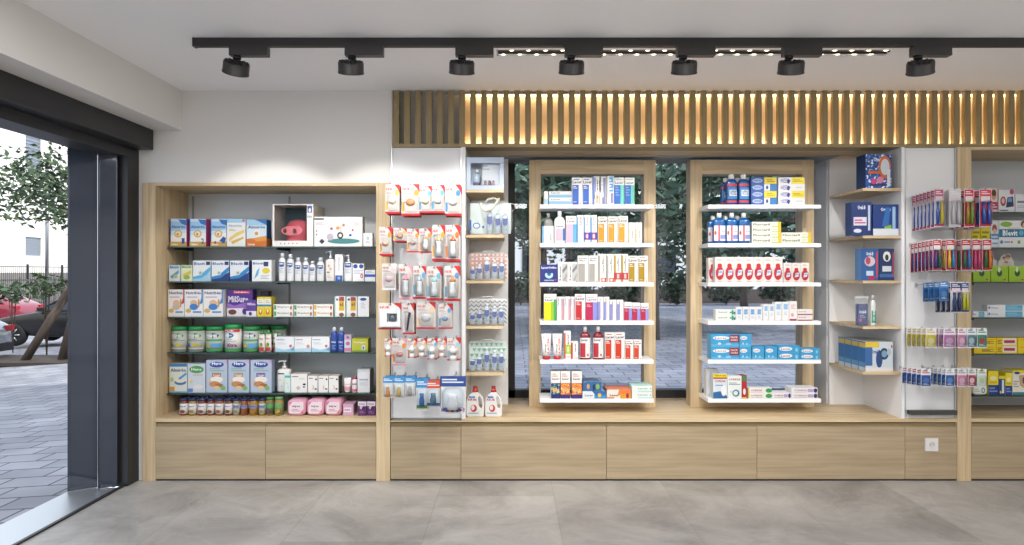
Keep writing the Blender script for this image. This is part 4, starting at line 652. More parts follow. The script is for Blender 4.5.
# --- far cabinet
k('wom', box_kit('thermometer_box', 'ecd8d0', [('e', .5, .72, .35, .22, 'c89878'), ('e', .5, .8, .32, .14, '5a3c2c'), ('r', 0, .1, 1, .42, 'b83060'), ('l', .1, .16, .9, .36, 2, 'f0d0dc'), ('r', 0, 0, 1, .1, 'ecdcdc')]), 'box', 'pink carton with a face printed on it', .05)
k('bpm', box_kit('monitor_box', 'eceef2', [('e', .28, .48, .18, .22, 'b04048'), ('e', .28, .5, .1, .12, 'e8c8c8'), ('p', [(.45, .2), (.95, .25), (.9, .7), (.55, .65)], '24385c'), ('p', [(.55, .45), (.85, .45), (.82, .65), (.6, .62)], '7c9cd0'), ('e', .82, .9, .14, .12, 'c04c6c'), ('r', .05, .06, .6, .1, '3c4c84')]), 'box', 'white blood pressure monitor carton', .12)
k('bpm2', box_kit('monitor_box', 'e8eaee', [('r', .1, .5, .9, .62, '7a8494'), ('l', .1, .2, .7, .4, 2, 'b8c0c8')]), 'box', 'white device carton cut by the picture edge', .12)
k('yls', box_kit('cereal_box', 'e4d420', [('l', .1, .2, .9, .8, 3, '8a8420'), ('r', 0, 0, 1, .2, '2c3c2c')]), 'box', 'yellow carton behind the hanging toothbrushes', .08)
k('beb', box_kit('cereal_box', 'dfe8f0', [('e', .5, .7, .3, .16, 'a84c34'), ('e', .5, .58, .2, .12, 'e4c4a8'), ('r', 0, .3, 1, .5, '3c8cc0'), T(.1, .34, .9, .46, 'bebé', 'ffffff'), ('l', .1, .08, .9, .22, 1, '8cb0d0')]), 'box', 'narrow cereal carton with a child picture', .08)
k('blv', box_kit('cereal_box', 'eef2f2', [('r', 0, .38, 1, .68, '1f7ca4'), T(.12, .43, .62, .64, 'Blevit', 'ffffff'), ('e', .74, .54, .08, .1, '6cb4d4'), ('e', .24, .86, .2, .1, '8cc04c'), ('e', .86, .86, .14, .14, '7a4a34'), ('e', .86, .82, .08, .1, 'e4c0a0'), ('r', .3, .68, .7, .74, 'ecdcc0'), ('e', .08, .2, .05, .07, '4c84b0'), ('e', .42, .2, .03, .04, 'c04c4c'), ('e', .66, .2, .05, .07, '7cb04c'), ('l', .15, .14, .36, .26, 1, '8cb0d0')]), 'box', 'wide white cereal carton with teal band', .08)
def grn_(w, h, d):
    q = Kit(); q.p('counter_display', MB().box(-w/2, w/2, 0, d, 0, h*.53, '9cc62c').decal([('e', .5, .3, .16, .12, '2c4c34'), ('e', .48, .42, .08, .1, 'd8e8d0'), ('e', .8, .08, .08, .03, 'c03c5c'), ('r', 0, .5, 1, .53, 'b4d848')], w, h))
    pts = [(-w*.48, h*.55), (w*.48, h*.55), (w*.48, h*.72), (w*.3, h*.82), (w*.28, h*.95), (w*.1, h), (-w*.02, h*.86), (-w*.1, h*.98), (-w*.28, h*.9), (-w*.34, h*.74), (-w*.48, h*.7)]
    q.p('picture_header', MB().prism(pts, d-.006, d-.003, 'efe8e0').decal([], w, h)); m = MB().decal([('e', .62, .86, .12, .07, '5a3a2c'), ('e', .62, .82, .09, .06, 'dcae90'), ('e', .38, .82, .1, .06, '6a4630'), ('e', .38, .78, .08, .05, 'e0b898'), ('r', .25, .56, .8, .7, 'e8dcd4'), ('e', .5, .68, .12, .05, 'cf9a80')], w, h)
    q.p('header_print', m, 0, (0, d-.007, 0)); return q
k('grd', grn_, 'box', 'lime green counter display box with family header', .12)
k('lng', box_kit('denture_box', 'eceff2', [('r', .02, .35, .06, .75, '2c6cb0'), T(.09, .4, .25, .62, 'Kin', '5c84b0'), ('r', .42, .05, .82, .95, '5aaed0'), ('l', .45, .2, .8, .8, 2, '9cd0e4')]), 'box', 'long white and turquoise carton', .06)
k('yrd', box_kit('sanitary_box', 'f0d01c', [('r', .3, .1, .95, .95, 'ece4e0'), ('r', .36, .35, .88, .7, 'b02c2c'), ('l', .05, .2, .25, .8, 3, '6c5c14')], side='e8c818'), 'box', 'yellow and white plaster carton with red bar', .08)
k('yrl', box_kit('sanitary_box', 'f0d01c', [('l', .35, .2, .9, .6, 3, '4c4c3c'), ('r', .1, .75, .9, .85, 'd8a818')], side='e8c818'), 'box', 'yellow plaster carton beside the oak post', .08)
k('whp', soft_kit('cotton_pack', 'e9efeb', [('e', .7, .5, .12, .3, '2c7c5c'), ('e', .7, .5, .06, .2, 'e9efeb'), ('l', .1, .3, .5, .7, 2, 'b8c8c0')]), 'pack', 'small white cotton pack with green ring', .1)
k('yb1', box_kit('sanitary_box', 'f0dc28', [('r', 0, 0, 1, .42, '1f3c84'), ('e', .5, .7, .35, .1, 'f6f0b0'), ('l', .1, .1, .9, .35, 2, '7c98d0'), ('r', .15, .48, .85, .56, 'd8b818')], side='f0dc28', top='e8d830'), 'box', 'yellow carton with navy foot', .14)
k('yb2', box_kit('sanitary_box', '24488c', [('r', .5, .1, .85, .8, 'e4ecf4'), ('r', 0, .85, 1, 1, 'f0dc28'), ('e', .3, .15, .15, .08, 'e0b830')], top='e8d830'), 'box', 'navy carton with yellow rim', .14)
k('yb3', box_kit('sanitary_box', 'ece9dc', [('r', 0, .88, 1, 1, 'f0dc28'), ('e', .22, .9, .14, .06, '2c4c94'), ('p', [(.3, .8), (.75, .85), (.85, .5), (.6, .25), (.35, .4)], 'c8a888'), ('e', .6, .6, .12, .16, '5a4438'), ('r', 0, 0, 1, .12, '3c8088'), ('l', .05, .3, .3, .6, 3, 'a8a898')], top='f0dc28'), 'box', 'large cream carton with yellow rim', .14)

SH = {}   # shelf name -> (place words, support height, front plane)
def shelf(key, place, z, Y): SH[key] = (place, z, Y)
nm = ['top', 'second', 'third', 'fourth', 'fifth', 'sixth']
for i, y in enumerate(LS): shelf('L%d' % (i+1), 'on baby cabinet %s shelf' % nm[i], pz(y, 4.92)+.0012, 4.94)
shelf('L6', 'on baby cabinet bottom board', ZC+.0012, 4.87)
for i, y in enumerate(PS):
    shelf('A%d' % (i+1), 'on carton stand %s shelf' % (nm[i] if i < 5 else 'bottom'), pz(y, YS)+.0012, YS+.006)
    shelf('B%d' % (i+1), 'on mouthwash stand %s shelf' % (nm[i] if i < 5 else 'bottom'), pz(y, YS)+.0012, YS+.006)
for i, y in enumerate(RS): shelf('R%d' % (i+1), 'on far cabinet %s shelf' % nm[i], pz(y, 4.92)+.0012, 4.94)
for i, y in enumerate((189.3, 236.8, 281.8, 327.5, 373.2)): shelf('C%d' % (i+1), 'on corner unit %s shelf' % nm[i], pz(y-1.2)+.0012, Y0+.012)
for i, y in enumerate((190.8, 236, 281.8, 327.3, 374)): shelf('N%d' % (i+1), 'on narrow white unit, %s shelf' % nm[i], pz(y-1.2)+.0012, Y0+.012)
shelf('N6', 'on counter below narrow white unit', ZC+.0012, Y0+.05)
KC = {}
def ordn(i, n):
    if n == 1: return ''
    if n == 2: return ['first of two', 'second of two'][i]
    if i == 0: return 'leftmost'
    if i == n-1: return 'rightmost'
    return ORD[i]+' from left'
LAY = {1: [''], 2: ['lower', 'upper'], 4: ['lowest', 'third down', 'second down', 'topmost']}
def put(key, rows):
    """rows: (kind, x0, x1, ytop, [stack level, levels], [depth offset]) in photo pixels at this shelf's front"""
    place, zs, Y = SH[key]; ct = {}
    for r in rows:
        o = r[4] if len(r) > 4 else {}; g = (r[0], o.get('back', 0), o.get('lv'), o.get('w', '')); ct[g] = ct.get(g, 0)+1
    seen = {}; kinds = {}
    for r in rows: kinds[r[0]] = kinds.get(r[0], 0)+1
    for r in rows:
        kd, x0, x1, yt = r[:4]; o = r[4] if len(r) > 4 else {}
        f, cat, desc, d = K[kd]; d = o.get('d', d); dy = o.get('dy', 0); yy = Y+dy; h = (pz(yt, Y)-zs); lv = o.get('lv'); base = zs
        if lv: n = lv[1]; h = h/n; base = zs+h*lv[0]; h -= .0006
        w = (x1-x0)*Y/F-.0008
        ck = (kd, round(w/.003), round(h/.003), d)
        if ck not in KC: KC[ck] = f(round(w/.003)*.003 if 0 else w, h, d)
        # a copy keeps its own size: meshes are shared only between equals
        g = (kd, o.get('back', 0), lv, o.get('w', '')); i = seen.get(g, 0); seen[g] = i+1
        bits = [desc]
        if o.get('back'): bits.append(o['back'])
        if o.get('w'): bits.append(o['w'])
        if lv and lv[1] > 1 and o.get('lvs', 1): bits.append(LAY[lv[1]][lv[0]])
        q = ordn(i, ct[g]); 
        if q: bits.append(q)
        lab = ', '.join(bits)+', '+place
        X_ = (x0+x1-1024)/2*Y/F
        KC[ck].place((X_, yy, base), label=lab, cat=cat, group=('%s %s' % (desc, place)) if kinds[kd] > 1 else None)
def st(rows, n):   # spread stack levels
    out = []
    for r in rows:
        for l in range(n): out.append(r+({'lv': (l, n)},))
    return out
put('L1', [('form1', 170, 186.5, 218.8), ('form2', 189.5, 206, 218.8), ('form3', 210.5, 226.6, 218.8), ('form4', 227, 245.5, 218.8), ('form5', 246.5, 266.5, 219.5), ('devbox', 314.2, 362.5, 216.8), ('sqbox', 363.2, 372.5, 233)])
put('L2', [('minib', 169, 180, 265), ('miniy', 181, 192.3, 265), ('flk1', 193, 210.6, 260.5), ('flk2', 211.6, 229.2, 260.5), ('flk2', 230, 249, 260.5), ('flk3', 252, 271.5, 260), ('mfoam', 278, 284.8, 253), ('mfoam', 286, 293.2, 254), ('mfoam', 294, 301, 257.5), ('mfoam', 302, 308.3, 257.5), ('mfoam', 308.7, 315, 261), ('mfoam', 316, 323.6, 257.5), ('mbaby', 325, 334.3, 250.5), ('mbox', 335, 342.8, 254.5), ('mpump', 343.6, 352, 254.5), ('mboxw', 352.6, 364, 263.5), ('mlow', 364.8, 375.3, 270)])
put('L3', [('nut1', 168.2, 184.3, 289.5), ('nut2', 184.8, 202.8, 289.5), ('nut2', 203.4, 223, 289.5), ('purp', 224.8, 250.8, 289.5, {'dy': .035}), ('purs', 246.2, 256.5, 300), ('dark', 254.5, 263, 291.5, {'dy': .11}), ('yelb', 257, 264, 297), ('yelb', 264.2, 271.2, 297)]+st([('tpg', 273.5, 293, 304.3), ('tpg', 293.8, 312.8, 304.3), ('tpy', 313.6, 333, 304.3)], 2)+[('b60', 334.5, 345.3, 296.5), ('b60', 346, 357, 296.5), ('bwn', 357.6, 369, 296.5)])
put('L4', [('tin1', 168.2, 184.6, 326.7), ('tin1', 185, 202.4, 326.7), ('tin2', 203, 220.7, 326.7), ('tin3', 222, 239, 324.5), ('tin2', 240.5, 257.4, 326.7), ('tin2', 244, 260.5, 327.2, {'dy': .14, 'back': 'back row'}), ('tin1', 262, 278, 327.2, {'dy': .14, 'back': 'back row'}), ('pouch', 257.8, 264.2, 331), ('pouch', 264.5, 270.8, 330.5), ('pouch', 271, 274.7, 330.5, {'dy': .03}), ('wbb', 275.2, 294, 337), ('wbp', 294.4, 311.2, 337), ('wbb', 311.7, 329.5, 337), ('blub', 330.2, 337, 327.5), ('blub', 337.4, 344, 327.5), ('pkb', 344.3, 351.3, 335), ('ygb', 351.8, 368, 338.5)])
put('L5', [('lastin1', 169.4, 187, 363.8), ('lastin2', 187.7, 205.3, 363.8), ('hero1', 206.2, 227.4, 360), ('hero2', 228.3, 249.3, 360), ('hero3', 250.5, 271.6, 360), ('bpump', 275, 288.6, 361, {'dy': .025}), ('teal', 284.6, 290.5, 374.5), ('swhite', 291, 307.2, 374), ('swhites', 307.8, 317.7, 376), ('swhites', 318.3, 328.2, 376), ('swhites', 328.7, 338.5, 376), ('tubw', 343, 350.7, 378), ('tubp', 351.2, 357, 377), ('tallw', 357.5, 369.8, 369.5)])
jx = [(178, 186.5), (187, 195), (195.8, 205), (205.8, 213), (213.9, 222), (223.3, 231.3), (232, 238.7), (239.5, 246.8), (248, 256.7), (257.6, 264.6)]
put('L6', [('jar%d' % i, a, b, 398.8) for i, (a, b) in enumerate(jx)]+[('jarg', 265, 272.7, 397.5), ('jarh', 273.2, 282, 397.5)]+[('jarback', a+.5, b-.5, 398.8, {'dy': .075, 'back': 'back row'}) for a, b in jx]+[('wipe', 286.9, 305.6, 399.6), ('wipe', 306.4, 324, 399.6), ('wipe', 324.4, 341.5, 399.6), ('pkbx', 343, 353.5, 404), ('purb', 358, 366.5, 401.5), ('purb', 367.2, 375.4, 401.5)])
put('A1', st([('flatb', 549, 571.6, 191.2)], 2)+[('endb', 544.2, 548.2, 191.2), ('blu1', 572, 582.2, 177.6), ('blu1', 582.5, 592.3, 177.6), ('slimb', 592.7, 599.7, 175.8, {'dy': .022}), ('smo', 595, 599.6, 192.5), ('smw', 600, 603.6, 192.5), ('slimv', 601.3, 607, 176, {'dy': .022}), ('slimc', 607.3, 613.9, 176), ('tealb', 614.3, 624.2, 177.5), ('tealb', 624.6, 634.8, 177.5)])
put('A2', [('lbl', 542, 553.6, 226), ('grb', 544, 553.4, 213, {'dy': .025}), ('wtb', 554.2, 565.4, 211), ('pnk', 566, 576.6, 216), ('slb', 577, 583.6, 215), ('slbt', 583.9, 590.3, 215), ('slbt', 590.6, 597, 215), ('org', 598, 607.4, 216.5), ('org', 608, 617.7, 216.5), ('org', 618.3, 628, 216), ('wor', 628.6, 635, 222.5), ('wor', 635.4, 642, 222.5)])
put('A3', [('nvy', 540.5, 557.6, 264.5), ('gry1', 558, 567.8, 262), ('gry1', 568.2, 577.5, 262), ('gry2', 577.9, 588.3, 255.5), ('gry2', 588.7, 597.8, 255.5), ('gst', 598.2, 606, 254), ('gst', 606.4, 613.8, 254), ('gold', 614.2, 621, 254), ('gold', 621.4, 628, 254), ('gld2', 628.4, 637.8, 255.8), ('gld2', 638.2, 647.8, 255.8)])
put('A4', [('ygn', 544, 556.6, 294), ('pst', 557, 563.8, 296.8), ('pst', 564.2, 570.7, 296.8), ('pst', 571, 574.9, 296.8, {'d': .04}), ('red', 575.3, 585.2, 294.2), ('mag', 585.6, 597.5, 294.2), ('lvs', 597.9, 603.5, 297), ('lvs', 603.8, 609.4, 297), ('lvs', 609.8, 616.4, 300, {'w': 'lower pair'}), ('lvs', 616.8, 623.7, 300, {'w': 'lower pair'}), ('mg2', 624, 631.9, 302.3), ('mg2', 632.3, 640.3, 302.8), ('mg2', 640.7, 648.6, 303.2)])
put('A5', [('ltube', 541.4, 551.6, 334), ('ltube', 552.6, 562.6, 334), ('rsl', 564, 570.8, 331), ('rss', 571.2, 578, 341.5), ('rbot', 579.9, 591, 326.8), ('rbot', 592.8, 604.3, 326.8), ('rbx', 605, 614.7, 332.5), ('rbx', 615, 624.8, 332.5), ('rbs', 625.2, 633.2, 340), ('rbs', 633.6, 641.7, 340)])
put('A6', [('kd1', 551, 560.3, 371), ('kd2', 560.7, 570.1, 371), ('kd2', 571.6, 581.9, 371), ('kdb', 582.4, 606.3, 391.2), ('kdo', 606.8, 631.2, 389.6)]+st([('mnt', 631.8, 652.2, 385.8)], 2))
SH['A6b'] = ('on carton stand bottom shelf', SH['A6'][1]+(pz(391.2, YS+.006)-SH['A6'][1])+.0006, SH['A6'][2]); put('A6b', [('kdu', 582.6, 601.5, 382)])
put('B1', [('mw1', 726.6, 737.9, 174), ('mw1', 738.7, 749.9, 174), ('mw1', 725.2, 736.2, 176, {'dy': .09, 'back': 'back row'}), ('mw1', 737.6, 748, 176, {'dy': .09, 'back': 'back row'})]+[('tpb' if l in (1, 3) else 'tpc', 751.2, 777.2, 177.2, {'lv': (l, 4)}) for l in range(4)]+[('tpd' if l in (1, 3) else 'tpe', 778.3, 804.8, 177.2, {'lv': (l, 4)}) for l in range(4)])
put('B2', [('mw2', 714, 726.2, 212.8), ('mw2', 726.8, 738.5, 212.8), ('mw2', 739, 750.6, 212.8), ('mw2', 711.8, 723.3, 214.5, {'dy': .09, 'back': 'back row'}), ('mw2', 724.6, 736, 214.5, {'dy': .09, 'back': 'back row'}), ('mw2', 736.8, 747.8, 214.5, {'dy': .09, 'back': 'back row'})]+[('flu', 752, 781, 221.8, {'lv': (l, 4), 'w': 'stack of four'}) for l in range(4)]+[('flu', 781.4, 811, 232.4, {'lv': (l, 2), 'w': 'stack of two'}) for l in range(2)])
put('B3', [('kn1', 715.1+9.69*i, 724.5+9.69*i, 257) for i in range(7)]+[('kn2', 783.6+8.6*i, 791.9+8.6*i, 262.8) for i in range(3)]+[('kn1', 711.2+9.69*i, 720.2+9.69*i, 257.6, {'dy': .07, 'back': 'back row'}) for i in range(6)])
put('B4', st([('grn', 715.7, 735.6, 309.6)], 2)+[('sbx', 736+6.7*i, 742.3+6.7*i, 307) for i in range(4)]+[('sbt', 763, 768.5, 304.5, {'w': 'shorter pair'}), ('sbt', 768.9, 774.3, 304.5, {'w': 'shorter pair'}), ('sbt', 774.7, 781.6, 302, {'w': 'taller pair'}), ('sbt', 782, 788.8, 302, {'w': 'taller pair'}), ('sbr', 789.2, 797, 301.4)]+st([('sbs', 797.4, 812.6, 309.2)], 2))
put('B5', st([('dn1', 711, 739, 333.8), ('dn2', 739.4, 751.4, 333.8)], 2)+[('dn2', 752, 764.3, 346.4, {'w': 'single'}), ('dn2', 765, 777.4, 346.4, {'w': 'single'})]+st([('dn3', 778, 799.8, 345.6)], 2)+[('dn3', 800.2, 819.8, 348.4, {'lv': (l, 2), 'w': 'end stack'}) for l in range(2)])
put('B6', [('cor1', 713.2, 727.1, 374), ('cor2', 727.5, 741.6, 376), ('cor3', 742, 746.8, 375.5), ('cork', 711, 723.5, 371.5, {'dy': .12})]+st([('cf1', 748.2, 771.7, 387.8)], 2)+[('cf2', 772.2, 791, 393, {'w': 'single'})]+st([('cf2', 791.4, 817.6, 387.8)], 2))
put('C1', [('ob1', 865.6, 891.8, 154)])
put('C2', [('ob2', 851.5, 871.6, 202), ('ob3', 873, 898.5, 204.4)])
put('C3', [('ob4', 860.8, 878.7, 248.6), ('ob5', 879.3, 894.3, 248.6)])
put('C5', [('ob6', 865.4, 893, 342, {'dy': .1*i, 'back': ['front', 'second back', 'third back', 'rearmost'][i]}) for i in range(4)])
put('R1', [('wom', 990, 997.6, 188), ('bpm', 998.6, 1014.6, 189.6), ('bpm2', 1015.4, 1034, 194)])
put('R2', [('yls', 971.8, 980.5, 226), ('yls', 981, 989.8, 226), ('beb', 990.4, 998.6, 220.5), ('blv', 999, 1029, 220.5)])
put('R3', [('grd', 973.2, 990.3, 252.5), ('grd', 991, 1008, 252.5), ('grd', 1008.7, 1026, 252.5)])
put('R4', st([('lng', 987.5, 1030, 304.8)], 2)+[('lng', 972.6, 987, 311.3, {'w': 'short end'})])
put('R5', st([('yrl', 974, 996, 337.8), ('yrd', 996.5, 1017.4, 337.8), ('yrl', 1018, 1036, 337.8)], 2))
put('R6', [('whp', 973, 987.5, 385.5), ('yb1', 988.2, 998.4, 371), ('yb2', 998.8, 1005, 376), ('yb1', 1005.4, 1012, 373), ('yb3', 1012.5, 1033, 370.5)])

# ---- one-off products ------------------------------------------------------
# toy carton with a window
Y = 4.94; zt_ = SH['L1'][1]; w = (313.3-272.5)*Y/F; h = pz(204.2, Y)-zt_; cx = (272.5+313.3-1024)/2*Y/F
t = empty('toy_box', (cx, Y, zt_), 'white toy carton with window showing a pink toy, on baby cabinet top shelf', 'box')
D = .29; a, b, c, q = -w/2+.014*1, w/2-.046, .041, h-.006
m = MB().box(-w/2, w/2, D-.004, D, 0, h, 'ece9e4').box(-w/2, -w/2+.003, .001, D-.0045, 0, h, 'd9d2c6').box(w/2-.003, w/2, .001, D-.0045, 0, h, 'd9d2c6').box(-w/2+.0035, w/2-.0035, .001, D-.0045, 0, .003, 'ece9e4').box(-w/2+.0035, w/2-.0035, .001, D-.0045, h-.003, h, 'ece9e4')
m.holed([(-w/2, 0), (w/2, 0), (w/2, h), (-w/2, h)], [(a, c), (b, c), (b, q), (a, q)], -.001, .0005, 'f1efec')
m.decal([('r', .86, .8, .97, .96, '2c4c9c'), ('e', .915, .86, .03, .05, 'f1efec'), T(.86, .68, .97, .73, 'KIDS', '444444'), ('e', .2, .07, .012, .015, '333333'), ('e', .3, .07, .012, .015, '333333'), ('e', .4, .07, .012, .015, '333333'), ('e', .5, .07, .012, .015, '333333'), ('e', .6, .07, .012, .015, '333333')], w, h, lambda x, z: -.0011)
m.build('carton', t)
MB().box(-w/2+.005, w/2-.005, D-.02, D-.006, .005, h-.005, '4f7880').build('inner_card', t)
MB().box(a, b, .0008, .0014, c, q, 'clear').build('window_film', t)
toy = MB(); ccx = (a+b)/2+.02
toy.lathe([(.001, .012), (.07, .014), (.088, .05), (.094, .1), (.09, .15), (.068, .185), (.025, .202), (.001, .204)], 'p:d0606c', ccx, .125, N=24)
toy.build('toy_body', t)
R_ = []
for yy, s in ((-.012, .8), (-.02, 1), (.02, 1)): R_.append([(ccx-.02+.078*s*math.copysign(abs(math.cos(p*math.pi/10))**.8, math.cos(p*math.pi/10)), .045+yy, .115+.034*s*math.sin(p*math.pi/10)) for p in range(20)])
sn = MB().loft(R_, 'p:f08088')
for dx in (-.035, .035): sn.lathe([(.012, 0), (.012, .004)], '5c2430', N=10)
sn = MB().loft(R_, 'p:f08088'); sn.add([(ccx-.07+.013*math.cos(p*math.pi/6), .0246, .115+.018*math.sin(p*math.pi/6)) for p in range(12)], [tuple(range(12))], '5c2430'); sn.add([(ccx-.0+.013*math.cos(p*math.pi/6), .0246, .115+.018*math.sin(p*math.pi/6)) for p in range(12)], [tuple(range(12))], '5c2430'); sn.add([(ccx-.05+.008*math.cos(p*math.pi/6), .0244, .108+.01*math.sin(p*math.pi/6)) for p in range(12)], [tuple(range(12))], 'd89040')
sn.build('snout', t)
MB().lathe([(.07, .006), (.075, .02), (.07, .05), (.05, .06)], 'p:ee7468', ccx-.01, .1, N=20).build('toy_base', t)
# gift box with window
def gift():
    z = SH['N1'][1]; Y = Y0+.012; x0, x1 = px(466.4, Y), px(503.8, Y); w = x1-x0; h = pz(157.3, Y)-z
    t = empty('gift_box', ((x0+x1)/2, Y, z), 'pale blue gift box with window, on narrow white unit top shelf', 'box')
    m = MB().box(-w/2, w/2, .0985, .1, 0, h, 'dfe8f2').box(-w/2, -w/2+.002, .001, .098, 0, h, 'c8d4e8').box(w/2-.002, w/2, .001, .098, 0, h, 'c8d4e8').box(-w/2+.002, w/2-.002, .001, .098, 0, .002, 'dfe8f2').box(-w/2+.002, w/2-.002, .001, .098, h-.002, h, 'dfe8f2')
    m.holed([(-w/2, 0), (w/2, 0), (w/2, h), (-w/2, h)], [(-w/2+.03, .03), (w/2-.03, .03), (w/2-.03, h-.04), (-w/2+.03, h-.04)], 0, .001, 'c3d3ec').build('carton', t)
    MB().box(-w/2+.03, w/2-.03, .0012, .0017, .03, h-.04, 'clear').build('window_film', t)
    MB().box(-.02, w/2-.012, .03, .05, .012, h-.015, 'e6ebf2').decal([('l', .3, .6, .8, .8, 2, 'b8c0d0')], .1, h, lambda x, z: .03).build('inner_card', t)
    bm_ = MB().lathe([(.026, .012), (.026, .1), (.02, .115), (.013, .12)], 'p:c8dcf0', -w/2+.07, .05, N=14).lathe([(.0262, .03), (.0262, .055)], '8a7c94', -w/2+.07, .05, N=14); bm_.build('bottle', t)
    MB().lathe([(.014, .1205), (.014, .145), (.01, .15)], 'p:efefef', -w/2+.07, .05, N=12).build('bottle_cap', t)
    m = MB()
    for i, dx in enumerate((.0, .03, .056)):
        m.lathe([(.012, .014), (.014, .03), (.008, .045), (.011, .055), (.007, .066), (.001, .068)], ['a88a94', '9a7484', 'b8a0b8'][i], dx, .018, N=10)
    m.build('plush_toys', t)
gift()
# vinyl wash bags
def bag(key, x0, x1, yt, label, printk, ext=0, handles=False, wave='zig', name='wash_bag'):
    place, z, Y = SH[key]; X0, X1 = px(x0, Y), px(x1, Y); w = X1-X0; h = pz(yt, Y)-z-(.0 if handles else .008); d = .11; c = (X0+X1)/2
    t = empty(name, (c, Y, z), label+' '+place, 'bag')
    R_ = []; N = 28
    for yy, s in ((0, .9), (.012, 1), (d-.012, 1), (d, .9)):
        ring = []
        for j in range(N):
            a = 2*math.pi*(j+.5)/N; cc, q = math.cos(a), math.sin(a); e = 5
            ring.append((w/2*(.97+.03*s)*math.copysign(abs(cc)**(2/e), cc), yy, h/2+h/2*(.94+.06*s)*math.copysign(abs(q)**(2/e), q)))
        R_.append(ring[::-1])
    MB().loft(R_, 'vinyl').build('bag_shell', t)
    # printed back sheet with pattern
    bs_ = MB().box(-w/2+.012, w/2-.012, d-.022, d-.02, .012, h-.012, printk[0]); P = []
    nx = 12
    if wave == 'zig':
        for r in range(6):
            for i in range(8):
                u = i/8; v = r/6-.02; s = 1/8; P.append(('p', [(u, v), (u+s/2, v+.09), (u+s/2, v+.14), (u, v+.05)], printk[1])); P.append(('p', [(u+s/2, v+.09), (u+s, v), (u+s, v+.05), (u+s/2, v+.14)], printk[1]))
    elif wave == 'tri':
        for r in range(5):
            for i in range(7): u = (i+.5*(r % 2))/7.6+.01; v = r/5+.03; P.append(('p', [(u, v+.13), (u+.06, v), (u+.12, v+.13)], printk[1]))
    elif wave == 'check':
        for i in range(9): P.append(('r', i/9, 0, i/9+.055, 1, printk[1]))
        for i in range(6): P.append(('r', 0, i/6, 1, i/6+.08, printk[1]))
    bs_.decal(P, w-.024, h-.024, lambda x, z: d-.022, z0=.012).build('patterned_sheet', t)
    # the bottles packed inside
    for i, (u, hh) in enumerate(((.10, .46), (.28, .56), (.48, .80), (.68, .70), (.86, .70))):
        if handles and i < 2: continue
        r = w*.068; H = h*hh; x = -w/2+.012+u*(w-.024)
        bt = MB().lathe([(r, .008), (r, H*.75), (r*.4, H*.86)], 'p:cfdcec', x, .04, N=12, ratio=.8).build('bottle', t)
        MB().lathe([(r*.45, H*.865), (r*.45, H)], 'p:f4f6f8', x, .04, N=10).build('cap', bt)
        MB().decal([('r', 0, .62, 1, .95, '1f3f94'), ('e', .5, .62, .5, .18, '1f3f94'), ('l', .1, .1, .9, .45, 2, '9ab0d0')], r*1.7, H*.6, lambda x_, z_: .036-r*.8, x0=x-r*.85, z0=.02).build('bottle_label', bt)
    if handles:
        MB().decal([('r', 0, .1, .12, .8, '2b5ab0'), ('e', .06, .8, .06, .1, '2b5ab0'), ('e', .4, .45, .2, .22, '2b4ea2'), ('e', .4, .45, .15, .15, 'dceaf0'), ('e', .75, .35, .06, .1, '2b4ea2')], w*.42, h*.4, lambda x, z: -.001, x0=-w/2+.008, z0=.02).build('front_print', t)
        m = MB()
        m.tube([(-w*.22, -.004, h*.94), (-w*.2, -.012, h*.78), (-w*.1, -.02, h*.68), (w*.03, -.02, h*.75), (w*.12, -.012, h*.9), (w*.2, -.004, h*1.06)], .009, 'e2ddd0', 6)
        m.tube([(-w*.12, .05, h*.96), (-w*.05, .05, h*1.06), (w*.1, .05, h*1.09), (w*.2, .05, h*.98)], .009, 'd0c8b8', 6).build('handle', t)
        MB().tube([(w/2-.01, .05, h*.93), (w/2+.015, .05, h*.91), (w/2+.018, .05, h*.78), (w/2-.005, .05, h*.70)], .0025, 'e6e4dc', 6).build('side_loop', t)
    else:
        MB().tube([(-w*.14, .05, h), (-w*.1, .05, h+.006), (w*.1, .05, h+.006), (w*.14, .05, h)], .0035, 'dfe4e4', 6).build('handle', t)
        MB().tube([(-w*.46, -.0015, h*.80), (w*.46, -.0015, h*.80)], .0022, 'f2f2f2', 5).build('zip', t)
bag('N2', 468, 512.5, 200.5, 'clear tote bag of wash bottles with cream rope handles', ('dfeeee', 'c8e0e0'), handles=True, wave='none', name='tote_bag')
bag('N3', 467, 508.5, 250.5, 'pink checked wash bag of baby bottles', ('f0dcd2', 'c88f84'), wave='check')
bag('N4', 466.8, 508.2, 296.5, 'grey zigzag wash bag of baby bottles', ('efeeec', '5c6070'), wave='zig')
bag('N5', 466.8, 508.2, 340, 'mint triangle wash bag of baby bottles', ('e0ece4', '6cb094'), wave='tri')
